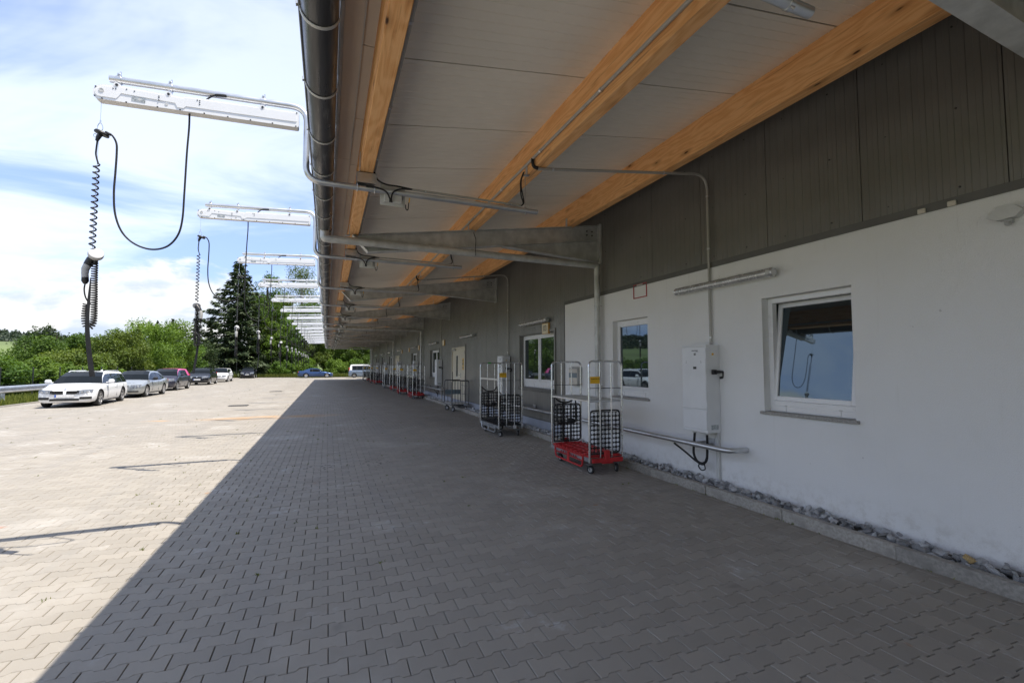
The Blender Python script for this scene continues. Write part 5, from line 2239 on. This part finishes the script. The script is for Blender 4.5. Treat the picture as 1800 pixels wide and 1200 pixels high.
    # wheels
    for y in wy:
        for s_ in (-1, 1):
            b = MB()
            b.lathe([(wr * .66, -.10), (wr * .93, -.10), (wr, -.075), (wr, .07), (wr * .95, .095), (wr * .70, .10), (wr * .68, .06)], (s_ * (hw - .115), y, wr), (s_, 0, 0), 28)
            w = obj('wheel', b, M['tyre'], t)
            b = MB()
            cx = s_ * (hw - .115)
            b.lathe([(.05, .062), (.05, .082), (.02, .086)], (cx, y, wr), (s_, 0, 0), 14)
            b.lathe([(wr * .70, .055), (wr * .70, .098), (wr * .655, .096), (wr * .64, .045)], (cx, y, wr), (s_, 0, 0), 28)
            ns = P.get('spokes', 5)
            for k in range(ns):
                a = 2 * math.pi * k / ns + .3
                for da in ((-.10, .10) if P.get('twin') else (0,)):
                    r0, r1 = .035, wr * .665
                    ca, sa = math.cos(a), math.sin(a)
                    pa, qa = math.cos(a + da), math.sin(a + da)
                    wid = .016 if P.get('twin') else .026
                    v = []
                    for (rr, k_, xx) in ((r0, wid, .080), (r1, wid * 1.1, .088)):
                        bx, bz = (ca, sa) if rr == r0 else (pa, qa)
                        for q in (-1, 1):
                            v.append((cx + s_ * xx, y + rr * bx - q * k_ * sa, wr + rr * bz + q * k_ * ca))
                            v.append((cx + s_ * (xx - .03), y + rr * bx - q * k_ * sa, wr + rr * bz + q * k_ * ca))
                    b.add(v, [(0, 2, 6, 4), (0, 4, 5, 1), (2, 3, 7, 6), (4, 6, 7, 5)])
            obj('rim', b, M['alloy'], w, smooth=30)
            b = MB()
            b.lathe([(wr * .66, .02), (wr * .5, .022)], (cx, y, wr), (s_, 0, 0), 18)
            obj('brake_disc', b, M['dark_bolt'], w)
    return t


white = paint('white_car_paint', (.80, .81, .82))
silver = paint('silver_car_paint', (.40, .42, .42), .55, .32)
violet = paint('dark_violet_grey_paint', (.045, .045, .065), .5)
pink = paint('pink_roof_paint', (.72, .075, .28))
black1 = paint('black_car_paint', (.010, .011, .016), .3)
black2 = paint('blue_black_car_paint', (.012, .012, .02), .3)
blue = paint('dark_blue_car_paint', (.018, .055, .16), .45)
palev = paint('pale_blue_van_paint', (.21, .27, .36), .5, .35)
cz = .04
est = dict(L=4.62, W=1.81, H=1.43, wb=2.81, fo=.80, wr=.325, belt=.93, h0=.73, h1=.94, sw=1.22, sr=1.98, srr=4.18, sb=4.50,
           side=[(2.70, 'black'), (2.80, 'glass'), (3.62, 'black'), (3.70, 'glass')], rear='glass', lamp=(.235, .062, .625), lampup=1.6,
           front=[(-.44, -.05, .545, .675, 'grille'), (.05, .44, .545, .675, 'grille'), (-.29, .29, .425, .53, 'plate'), (-.80, -.46, .335, .43, 'intake'), (.46, .80, .335, .43, 'intake'), (-.44, .44, .285, .37, 'intake')],
           handles=[2.5, 3.45], seams=[1.62, 2.74, 3.68], roundel=True, rails=True, slats=True, spokes=5, twin=True, tail=(.80, .08, .16))
car('white estate car with black twin grilles, nearest of the parked row', (-9.83, 25.85, cz), R(4), white, est)
sed = dict(L=4.48, W=1.733, H=1.40, wb=2.62, fo=.86, wr=.315, belt=.90, h0=.70, h1=.92, deck=.97, sw=1.28, sr=2.02, srr=3.10, sb=3.82,
           side=[(2.50, 'black'), (2.58, 'glass')], rear='glass', lamp=(.20, .065, .60), lampup=.6,
           front=[(-.30, .30, .56, .66, 'grille'), (-.27, .27, .40, .50, 'plate'), (-.72, -.30, .30, .37, 'intake'), (.30, .72, .30, .37, 'intake')],
           handles=[2.36, 3.2], seams=[1.58, 2.53, 3.35], sunroof=True, spokes=10, tail=(.80, .09, .16), mirror=M['black_plastic'])
car('silver grey saloon with sunroof, behind the white estate', (-9.81, 31.61, cz), R(-.6), silver, sed)
hat = dict(L=3.96, W=1.72, H=1.48, wb=2.49, fo=.79, wr=.30, belt=.98, h0=.74, h1=.99, sw=1.00, sr=1.76, srr=3.50, sb=3.86,
           side=[(2.30, 'black'), (2.38, 'glass'), (3.12, 'paint')], rear='paint', lamp=(.23, .085, .68), lampup=2.2, roofmat=pink,
           front=[(-.35, .35, .48, .58, 'grille'), (-.26, .26, .37, .47, 'plate'), (-.62, .62, .27, .36, 'intake')],
           handles=[2.2, 3.0], seams=[1.30, 2.34, 3.10], spokes=5, tail=(.92, .16, .10))
car('dark violet grey hatchback with bright pink roof', (-10.30, 38.80, cz), R(-1), violet, hat)
clio = dict(hat, L=4.03, H=1.47, W=1.73, roofmat=black1, wb=2.58, lamp=(.22, .085, .66), badge=.70,
            front=[(-.30, .30, .60, .66, 'grille'), (-.26, .26, .43, .54, 'plate'), (-.55, .55, .28, .38, 'intake')])
car('glossy black hatchback between the pink roofed and white hatchbacks', (-10.41, 48.61, cz), R(.5), black1, clio)
golf = dict(L=4.02, W=1.70, H=1.42, wb=2.47, fo=.83, wr=.30, belt=.92, h0=.72, h1=.94, sw=1.14, sr=1.78, srr=3.55, sb=3.90,
            side=[(2.32, 'black'), (2.40, 'glass'), (3.10, 'paint')], rear='paint', lamp=(.18, .06, .62), lampup=.2,
            front=[(-.34, .34, .58, .65, 'grille'), (-.26, .26, .36, .46, 'plate'), (-.7, .7, .27, .33, 'intake')],
            handles=[2.2, 3.0], seams=[1.4, 2.36, 3.12], spokes=9, tail=(.82, .12, .10))
car('older white hatchback, fifth in the parked row', (-10.41, 56.35, cz), R(.5), white, golf)
up = dict(hat, L=3.75, W=1.68, H=1.50, wb=2.42, roofmat=black2, lamp=(.21, .09, .66), badge=.64, sb=3.66, srr=3.32,
          front=[(-.24, .24, .46, .56, 'plate'), (-.55, .55, .28, .38, 'intake')], handles=[2.2], seams=[1.3, 2.5])
car('small blue black car facing forward at the end of the row', (-9.95, 71.2, .03), R(2), black2, up)
cpe = dict(L=4.58, W=1.76, H=1.37, wb=2.72, fo=.78, wr=.325, belt=.88, h0=.68, h1=.90, deck=.98, sw=1.38, sr=2.12, srr=3.0, sb=3.92, rdrop=.03,
           side=[(2.66, 'black'), (2.71, 'glass')], rear='paint', lamp=(.22, .06, .60), front=[(-.44, -.05, .53, .63, 'grille'), (.05, .44, .53, .63, 'grille'), (-.26, .26, .38, .48, 'plate'), (-.6, .6, .26, .34, 'intake')],
           handles=[2.65], seams=[1.62, 2.95], spokes=10, tail=(.82, .07, .18))
car('dark blue coupe side on at the far end of the yard', (-1.55, 71.0, 0), R(90), blue, cpe, None)
van = dict(L=4.40, W=1.83, H=1.88, wb=2.75, fo=.90, wr=.315, belt=1.10, h0=.88, h1=1.15, sw=.95, sr=1.68, srr=4.10, sb=4.34, rdrop=.03,
           side=[(2.40, 'black'), (2.50, 'glass'), (3.25, 'black'), (3.33, 'glass'), (3.95, 'paint')], rear='paint', lamp=(.2, .12, .80), roofmat=white,
           front=[(-.3, .3, .45, .56, 'plate'), (-.6, .6, .62, .74, 'grille'), (-.6, .6, .28, .38, 'intake')],
           handles=[2.3, 3.3], seams=[1.3, 2.46, 3.36], spokes=6, tail=(1.15, .28, .09), mirror=M['black_plastic'])
car('pale blue van with white roof behind the far roll cages', (5.0, 69.2, 0), R(90), palev, van, None, name='parked_van', cat='van')

# ------------------------------------------------------------------ yard edge, guard rail, fence, drains
b = MB()
b.box(YX0 - .10, YX0 - .004, -9, 73, -.1, .055, .008)
structure(obj('edge_kerb', b, M['kerb'], smooth=0))
t = thing('guard_rail', 'galvanised steel guard rail along the left edge of the yard', 'guard rail', (-12.95, 30, .04))
b = MB()
zc = .04 + .64
pr = [(-12.90, zc - .155), (-12.85, zc - .12), (-12.84, zc - .075), (-12.91, zc - .02), (-12.91, zc + .02), (-12.84, zc + .075), (-12.85, zc + .12), (-12.90, zc + .155)]
n = len(pr)
v = [(x, 2, z) for x, z in pr] + [(x, 72, z) for x, z in pr] + [(x - .006, 2, z) for x, z in pr] + [(x - .006, 72, z) for x, z in pr]
f = [(i, i + 1, n + i + 1, n + i) for i in range(n - 1)] + [(2 * n + i + 1, 2 * n + i, 3 * n + i, 3 * n + i + 1) for i in range(n - 1)]
f += [(0, n, 3 * n, 2 * n), (n - 1, 3 * n - 1, 4 * n - 1, 2 * n - 1)]
b.add(v, f)
obj('rail', b, M['galv'], t, smooth=40)
b = MB()
b.box(-13.05, -12.93, -.03, .03, -.1, .74, .004)
b.box(-12.94, -12.908, -.06, .06, zc - .06, zc + .06, .004)
pst = None
for k in range(18):
    y = 2.6 + 4.0 * k
    if pst is None:
        b.v = [(x, yy + y, z) for x, yy, z in b.v]
        pst = obj('post', b, M['galv_dull'], t, smooth=0)
    else:
        o = pst.copy(); COL.objects.link(o); o.parent = t
        o.location.y = 4.0 * k
t = thing('wire_fence', 'dark wire fence on thin posts behind the guard rail', 'fence', (-13.8, 30, 0))
pst = None
for k in range(28):
    y = 3 + 2.5 * k
    b = MB()
    b.cyl((-13.8, y, -.1), (-13.8, y, 1.62), .03, 8)
    b.lathe([(.034, 0), (.02, .02)], (-13.8, y, 1.62), (0, 0, 1), 8)
    if pst is None:
        pst = obj('post', b, M['fence_dark'], t); y_first = y
    else:
        o = pst.copy(); COL.objects.link(o); o.parent = t
        o.location.y = y - y_first
b = MB()
for z in (.25, .55, .85, 1.15, 1.45):
    b.tube([(-13.77, 3, z), (-13.77, 71, z)], .003, 4)
obj('wire', b, M['fence_dark'], t)
for k, (x, y) in enumerate(((-3.5, 22.6), (-3.15, 34.1))):
    t = thing('drain_cover', 'dark slotted drain cover in the sunlit paving, ' + ('nearer one' if k == 0 else 'farther one'), 'drain', (x, y, float(yard_z(x))), group='drain covers in the paving')
    z = float(yard_z(x)) + .012
    b = MB()
    b.box(x - .36, x + .36, y - .22, y + .22, z - .03, z + .004)
    obj('frame', b, M['arch'], t, smooth=0)
    b = MB()
    for i in range(9):
        xx = x - .30 + i * .075
        b.box(xx - .022, xx + .022, y - .19, y + .19, z + .002, z + .010, .002)
    obj('grate', b, M['dark_bolt'], t, smooth=0)

# ------------------------------------------------------------------ verges
def strip(name, x0, x1, y0, y1, z0, z1, m_):
    n_, k_ = 10, max(4, int((y1 - y0) / 3))
    X, Y = np.meshgrid(np.linspace(x0, x1, n_), np.linspace(y0, y1, k_))
    Z = z0 + (z1 - z0) * np.linspace(0, 1, n_)[None] + rng.normal(0, .03, X.shape) - .03
    vv = np.stack([X, Y, Z], -1).reshape(-1, 3)
    i = np.arange((k_ - 1) * (n_ - 1)); r_, c_ = i // (n_ - 1), i % (n_ - 1)
    q = np.stack([r_ * n_ + c_, r_ * n_ + c_ + 1, (r_ + 1) * n_ + c_ + 1, (r_ + 1) * n_ + c_], -1)
    o = fast_mesh(name, vv, q, np.full(len(q), 4), m_, smooth=True)
    return structure(o)


strip('verge', -70, YX0 - .09, -20, 74, -.22, .03, M['turf'])
strip('far_verge', -40, 60, 73.02, 112, -.02, -.02, M['turf'])


def blades(name, pts, h, w, m_, lean=.35):
    n = len(pts)
    a = rng.uniform(0, 2 * np.pi, n)
    hh = h * rng.uniform(.5, 1.3, n)
    d = np.stack([np.cos(a), np.sin(a), np.zeros(n)], -1)
    la = rng.uniform(0, 2 * np.pi, n)
    ln = np.stack([np.cos(la), np.sin(la), np.zeros(n)], -1) * (hh * lean * rng.uniform(0, 1.4, n))[:, None]
    ww = (w * rng.uniform(.6, 1.4, n))[:, None]
    tip = pts + ln + np.array([0, 0, 1]) * hh[:, None]
    mid = pts + ln * .35 + np.array([0, 0, 1]) * (hh * .55)[:, None]
    V = np.stack([pts - d * ww, pts + d * ww, mid + d * ww * .8, tip, mid - d * ww * .8], 1)
    base = (np.arange(n) * 5)[:, None]
    o = fast_mesh(name, V.reshape(-1, 3), base + np.arange(5)[None], np.full(n, 5), m_, tint=rng.random(n))
    o['kind'] = 'stuff'
    return o


n = 30000
px = -12.60 - np.abs(rng.normal(0, 1.0, n))
py = 14 + 60 * rng.random(n) ** 1.25
pz_ = np.interp(px, [-70, -12.5], [-.22, .02])
blades('verge_grass', np.stack([px, py, pz_], -1), .30, .012, M['grass'])
n = 26000
px = rng.uniform(-14, 14, n)
py = 73.1 + np.abs(rng.normal(0, 2.2, n))
blades('far_grass', np.stack([px, py, np.full(n, -.04)], -1), .55, .022, M['grass'])


# weeds and litter in the joints of the paving
wp = []
for _ in range(420):
    k = random.choice(range(40, 420))
    y = PY0 + k * PP * random.uniform(.2, 1)
    x = random.uniform(-10.5, 4.5) if random.random() < .85 else random.uniform(-2, 2)
    x = PX0 + round((x - PX0) / (PL / 2)) * PL / 2
    yy = PY0 + round((y - PY0) / PP) * PP
    for _ in range(random.randint(3, 9)):
        wp.append((x + random.gauss(0, .012), yy + random.gauss(0, .012), float(yard_z(x)) - .008))
for _ in range(260):
    y = random.uniform(1.5, 60)
    for _ in range(random.randint(3, 8)):
        wp.append((4.715 + random.gauss(0, .006), y + random.gauss(0, .02), -.008))
blades('joint_weeds', np.array(wp), .028, .0045, M['grass'], lean=.9)

# ------------------------------------------------------------------ trees and bushes
def leaf_cloud(name, clumps, n, size, m_, parent, droop=0.0, shell=.55, aspect=.55):
    cl = np.array(clumps, dtype=float)
    wts = (cl[:, 3] * cl[:, 4] + cl[:, 4] * cl[:, 5] + cl[:, 3] * cl[:, 5])
    idx = rng.choice(len(cl), n, p=wts / wts.sum())
    d = rng.normal(0, 1, (n, 3)); d /= np.linalg.norm(d, axis=1)[:, None]
    r = 1 - shell * rng.random(n) ** 1.6
    r *= 1 + .12 * rng.normal(0, 1, n)
    p = cl[idx, :3] + d * r[:, None] * cl[idx, 3:6]
    nrm = d * .7 + rng.normal(0, .7, (n, 3)) + np.array([0, 0, .45])
    nrm /= np.linalg.norm(nrm, axis=1)[:, None]
    a = np.cross(nrm, rng.normal(0, 1, (n, 3))); a /= np.linalg.norm(a, axis=1)[:, None]
    a[:, 2] -= droop
    a /= np.linalg.norm(a, axis=1)[:, None]
    b_ = np.cross(nrm, a)
    s = size * rng.uniform(.6, 1.35, n)
    s1, s2 = (s)[:, None], (s * aspect)[:, None]
    V = np.stack([p - a * s1, p + b_ * s2 + nrm * s2 * .25, p + a * s1, p - b_ * s2 + nrm * s2 * .25], 1)
    crnd = rng.random(len(cl))
    tint = np.clip(.5 * crnd[idx] + .55 * rng.random(n), 0, 1)
    base = (np.arange(n) * 4)[:, None]
    return fast_mesh(name, V.reshape(-1, 3), base + np.arange(4)[None], np.full(n, 4), m_, parent, tint=tint)


def clump_set(h, r, z0, n, small, top=.75):
    """clumps spread over an uneven rounded crown"""
    out = [(0, 0, z0 + (h - z0) * .48, r * .62, r * .62, (h - z0) * .40)]
    for _ in range(n):
        t = random.random()
        z = z0 + (h - z0) * (.06 + .88 * t)
        prof_ = math.sin(math.pi * (.12 + .80 * t)) ** .7
        a = random.uniform(0, 2 * math.pi)
        rr = r * prof_ * random.uniform(.55, .95)
        k = small * random.uniform(.6, 1.25)
        out.append((rr * math.cos(a), rr * math.sin(a), min(z, h - k * .7), k * r, k * r, k * r * .8))
    return out


def plant(kind, label, x, y, z, h, r, n, size, leaf, group, nclump=22, small=.32, z0=.0, trunk=True, bark='bark', cat=None):
    t = thing(kind, label, cat or {'bush': 'bush', 'broadleaf_tree': 'tree'}[kind], (x, y, z), random.uniform(0, 6.28), group, local=True)
    cl = clump_set(h, r, z0, nclump, small)
    for _ in range(14 if kind == 'bush' else 8):   # loose shoots that break the outline
        c0 = random.choice(cl[1:])
        a = random.uniform(0, 6.28)
        cl.append((c0[0] + .5 * c0[3] * math.cos(a), c0[1] + .5 * c0[3] * math.sin(a), c0[2] + c0[5] * random.uniform(.45, .85), c0[3] * .30, c0[4] * .30, c0[5] * .75))
    leaf_cloud('crown', cl, n, size, leaf, t)
    b = MB()
    if trunk:
        tr = .02 * h + .03
        b.tube(spline([(0, 0, -.2), (.05 * r, 0, h * .25), (-.03 * r, .04 * r, h * .55), (0, 0, h * .9)], 4), list(np.linspace(tr, tr * .2, 13)), 7)
        for c_ in random.sample(cl[1:], min(9, len(cl) - 1)):
            zb = max(.12 * h, c_[2] * .55)
            b.tube(spline([(0, 0, zb), (c_[0] * .5, c_[1] * .5, (zb + c_[2]) / 2), (c_[0], c_[1], c_[2])], 3), list(np.linspace(tr * .45, tr * .12, 7)), 5)
        obj('trunk', b, M[bark], t)
    else:
        for k in range(7):
            c_ = random.choice(cl[1:])
            b.tube(spline([(c_[0] * .12, c_[1] * .12, -.15), (c_[0] * .5, c_[1] * .5, c_[2] * .5), (c_[0], c_[1], c_[2])], 3), list(np.linspace(.035, .008, 7)), 5)
        obj('stem', b, M[bark], t)
    return t


G1 = 'bushes behind the guard rail'
bushes = [
    (-16.6, 32.2, 1.98, 2.12, 'leaf_mid', 'mid green bush at the left picture edge behind the guard rail'),
    (-15.8, 36.5, 2.14, 2.01, 'leaf_bright', 'bright green bush above the bonnet of the white estate'),
    (-16.6, 41.2, 2.52, 2.23, 'leaf_olive', 'yellow green bush behind the strap of the nearest plug'),
    (-15.6, 45.8, 4.42, 2.54, 'leaf_olive', 'tall olive green bush left of the big round bush'),
    (-15.5, 51.4, 5.73, 3.18, 'leaf_bright', 'big round bright green bush above the silver saloon'),
    (-15.7, 58.3, 6.28, 2.97, 'leaf_bright', 'tall bright green bush above the pink roofed hatchback'),
    (-16.4, 65.4, 5.51, 2.86, 'leaf_mid', 'mid green bush above the black hatchback'),
    (-15.9, 71.9, 4.64, 2.65, 'leaf_dark', 'dark green bush left of the spruce foot'),
    (-21.6, 41.4, 2.42, 2.44, 'leaf_mid', 'mid green bush at the left edge in the second row behind the fence'),
    (-22.0, 49.6, 3.77, 2.65, 'leaf_mid', 'mid green bush in the second row, above the bonnet of the white estate'),
]
for k, (x, y, h, r, lf, lab) in enumerate(bushes):
    plant('bush', lab, x, y, .02, h, r, 17000 if 20 < y < 64 and x > -18 else 9000, .055 + .0007 * y, M[lf], G1, nclump=30, small=.30, trunk=False)
for k, (x, y, h) in enumerate(((-14.3, 33.4, 1.35), (-14.4, 39.5, 1.5), (-14.3, 42.5, 1.2))):
    plant('bush', ('pale young shoots left of the nearest strap', 'pale young shoots right of the nearest strap', 'low pale shoots behind the silver saloon')[k], x, y, .05, h + .3, .55, 1300, .09, M['leaf_bright'], G1, nclump=8, small=.4, trunk=False)

G2 = 'trees beyond the yard'
for (x, y, h, r, lf, lab, n_) in (
        (-25.5, 60, 5.6, 3.2, 'leaf_dark', 'dark rounded tree on the left before the far wooded hill', 7000),
        (-21.5, 57, 4.7, 2.6, 'leaf_mid', 'mid green tree right of the dark rounded tree on the left', 6000),
        (-32, 74, 5.0, 3.0, 'leaf_olive', 'grey green tree at the edge of the pale field', 5000),
        (-27.5, 82, 6.0, 3.0, 'leaf_dark', 'dark tree under the nearest coiled plug', 5000),
        (-9.2, 83, 16.5, 3.4, 'leaf_mid', 'tall slim tree right behind the spruce', 11000),
        (-4.9, 93, 20.8, 4.6, 'leaf_olive', 'tallest birch like tree beside the canopy edge', 12000),
        (-10.8, 92, 15.0, 4.0, 'leaf_mid', 'tall tree between the spruce and the slim tree', 9000),
        (-8.4, 79.5, 9.5, 2.8, 'leaf_bright', 'bright green tree below the white arms, right of the spruce', 9000),
        (-5.2, 80, 9.8, 2.9, 'leaf_mid', 'mid green tree below the white arms', 9000),
        (-2.2, 81, 9.2, 2.9, 'leaf_olive', 'olive green tree at the gutter end', 9000),
        (.9, 83, 8.2, 2.7, 'leaf_bright', 'bright green tree under the far canopy corner', 9000),
        (4.0, 82, 8.6, 2.9, 'leaf_bright', 'yellow green tree behind the pale blue van', 9000),
        (7.2, 84, 9.2, 3.0, 'leaf_mid', 'mid green tree beside the far wall end', 8000),
        (11.0, 86, 10, 3.4, 'leaf_mid', 'mid green tree hidden behind the building end', 4000),
        (-7.2, 88, 14.2, 3.6, 'leaf_olive', 'tall olive tree between the slim tree and the birch like tree', 9000),
        (-3.4, 87, 13.0, 3.4, 'leaf_mid', 'tall mid green tree just left of the gutter', 9000),
        (-.6, 92, 13, 4.2, 'leaf_dark', 'tall dark tree behind the gutter end', 8000),
        (4.5, 95, 12, 4.2, 'leaf_dark', 'tall dark tree behind the far canopy opening', 7000)):
    plant('broadleaf_tree', lab, x, y, -.1, h, r, int(n_ * 1.75), .115, M[lf], G2, nclump=46 if h < 12 else 60, small=.26 if h < 12 else .36, z0=(.2 if h < 10 else h * .18), trunk=True, bark='birch' if 'birch' in lab else 'bark')
for k, (x, y, h, r) in enumerate(((-6.3, 75.3, 2.6, 1.6), (-9.6, 76.2, 3.2, 1.9), (-3.2, 76.0, 2.8, 1.7), (1.4, 76.4, 3.0, 1.8), (4.2, 76.6, 2.8, 1.7), (8.0, 77, 3.2, 1.9))):
    plant('bush', ('low bush behind the small dark car', 'low dark bush at the spruce foot', 'low bush behind the blue coupe', 'low bush right of the blue coupe', 'low bush behind the pale blue van', 'low bush beyond the building end')[k],
          x, y, -.1, h, r, 8000, .10, M[('leaf_mid', 'leaf_dark', 'leaf_bright', 'leaf_bright', 'leaf_mid', 'leaf_mid')[k]], 'low bushes at the far verge', nclump=18, small=.34, trunk=False)


def conifer(label, x, y, h, r, nb, leaf='needle', kind='spruce', group='conifers beyond the yard', dens=46, gap=.0, zmin=.06):
    t = thing(kind, label, 'tree', (x, y, -.1), random.uniform(0, 6), group, local=True)
    b = MB()
    b.tube([(0, 0, -.1), (0, 0, h * .5), (0, 0, h * .985)], [.014 * h + .03, .008 * h + .02, .012], 8)
    P_, A_, B_, T_ = [], [], [], []
    for k in range(nb):
        u = (k + .5) / nb
        z = h * (zmin + (1 - zmin) * u ** .92)
        Lb = r * (1 - (z / h)) ** .82 * random.uniform(.72, 1.12) + .12
        a = k * 2.4 + random.uniform(-.4, .4)
        dirv = np.array([math.cos(a), math.sin(a), 0])
        side = np.array([-math.sin(a), math.cos(a), 0])
        m_ = max(6, int(dens * Lb / r * 2.2))
        tt_ = rng.random(m_) ** .75
        drop = -.32 * Lb * tt_ + .20 * Lb * tt_ ** 2.4
        w = (.26 * Lb * (1 - tt_ * .8) + .05)
        p = dirv[None] * (Lb * tt_)[:, None] + side[None] * (rng.normal(0, .5, m_) * w)[:, None]
        p[:, 2] = z + drop + rng.normal(0, .05 + .012 * h * .3, m_) - np.abs(rng.normal(0, .10, m_))
        P_.append(p)
        aa = dirv[None] * .8 + side[None] * rng.normal(0, .8, m_)[:, None] + np.array([0, 0, -.45])[None] + rng.normal(0, .2, (m_, 3))
        A_.append(aa / np.linalg.norm(aa, axis=1)[:, None])
        T_.append(np.full(m_, random.random()) * .5 + rng.random(m_) * .5)
        if k % 2 == 0:
            b.tube([(0, 0, z), tuple(dirv * Lb * .5 + np.array([0, 0, z - .11 * Lb])), tuple(dirv * Lb * .95 + np.array([0, 0, z - .13 * Lb]))], [.018 + .004 * Lb, .012, .006], 4)
    obj('trunk', b, M['bark'], t)
    P_, A_, T_ = np.concatenate(P_), np.concatenate(A_), np.concatenate(T_)
    n = len(P_)
    up_ = rng.normal(0, .5, (n, 3)) + np.array([0, 0, 1])
    B_ = np.cross(A_, up_); B_ /= np.linalg.norm(B_, axis=1)[:, None]
    s = (.012 * h + .12) * rng.uniform(.6, 1.4, n)
    V = np.stack([P_ - A_ * s[:, None], P_ + B_ * (s * .34)[:, None], P_ + A_ * s[:, None], P_ - B_ * (s * .34)[:, None]], 1)
    base = (np.arange(n) * 4)[:, None]
    fast_mesh('crown', V.reshape(-1, 3), base + np.arange(4)[None], np.full(n, 4), M[leaf], t, tint=T_)
    return t


conifer('tall dark spruce with drooping layered branches, standing above the parked cars', -12.6, 79, 18.0, 7.9, 165, dens=85)
for k, (x, y, h, r) in enumerate(((-24.0, 84, 8.6, 2.4), (-21.6, 82, 8.9, 2.3), (-19.3, 86, 10.4, 2.7), (-17.0, 84, 9.6, 2.6), (-15.2, 88, 10.6, 2.8), (-26.5, 86, 8.0, 2.4), (-13.6, 82, 8.5, 3.0))):
    conifer('dark pine in the row behind the bushes, ' + ('second from the left', 'third from the left', 'tallest of the row', 'right of the tallest', 'nearest to the spruce', 'leftmost of the row', 'half hidden by the spruce')[k],
            x, y, h, r, 70, 'leaf_dark', 'pine_tree', 'dark pines behind the bushes', dens=40)

# ------------------------------------------------------------------ far wooded hill
n = 4200
ang = rng.uniform(.18, 1.15, n)
rad = 560 + 420 * rng.random(n) ** .8
tx, ty = -np.sin(ang) * rad, 30 + np.cos(ang) * rad
tz = terrain_h(tx, ty)
hh = rng.uniform(6, 11.5, n)
k = 24
con = rng.random(n) < .45
u = rng.random((n, k))
zr = hh[:, None] * (.12 + .88 * u)
rr = np.where(con[:, None], (1 - u) * .30, np.sin(np.pi * (.12 + .84 * u)) * .36) * hh[:, None] * rng.uniform(.6, 1.05, (n, k))
aa = rng.uniform(0, 2 * np.pi, (n, k))
P_ = np.stack([tx[:, None] + rr * np.cos(aa), ty[:, None] + rr * np.sin(aa), tz[:, None] + zr], -1).reshape(-1, 3)
m_ = len(P_)
nr = np.stack([np.cos(aa), np.sin(aa), np.full_like(aa, .7)], -1).reshape(-1, 3) + rng.normal(0, .4, (m_, 3))
nr /= np.linalg.norm(nr, axis=1)[:, None]
A_ = np.cross(nr, rng.normal(0, 1, (m_, 3))); A_ /= np.linalg.norm(A_, axis=1)[:, None]
B_ = np.cross(nr, A_)
s = rng.uniform(.9, 1.7, m_)[:, None]
V = np.stack([P_ - A_ * s, P_ + B_ * s * .8, P_ + A_ * s, P_ - B_ * s * .8], 1)
base = (np.arange(m_) * 4)[:, None]
tint = np.repeat(rng.random(n), k) * .6 + rng.random(m_) * .4
o = fast_mesh('far_wood', V.reshape(-1, 3), base + np.arange(4)[None], np.full(m_, 4), M['forest'], tint=tint)
o['kind'] = 'stuff'
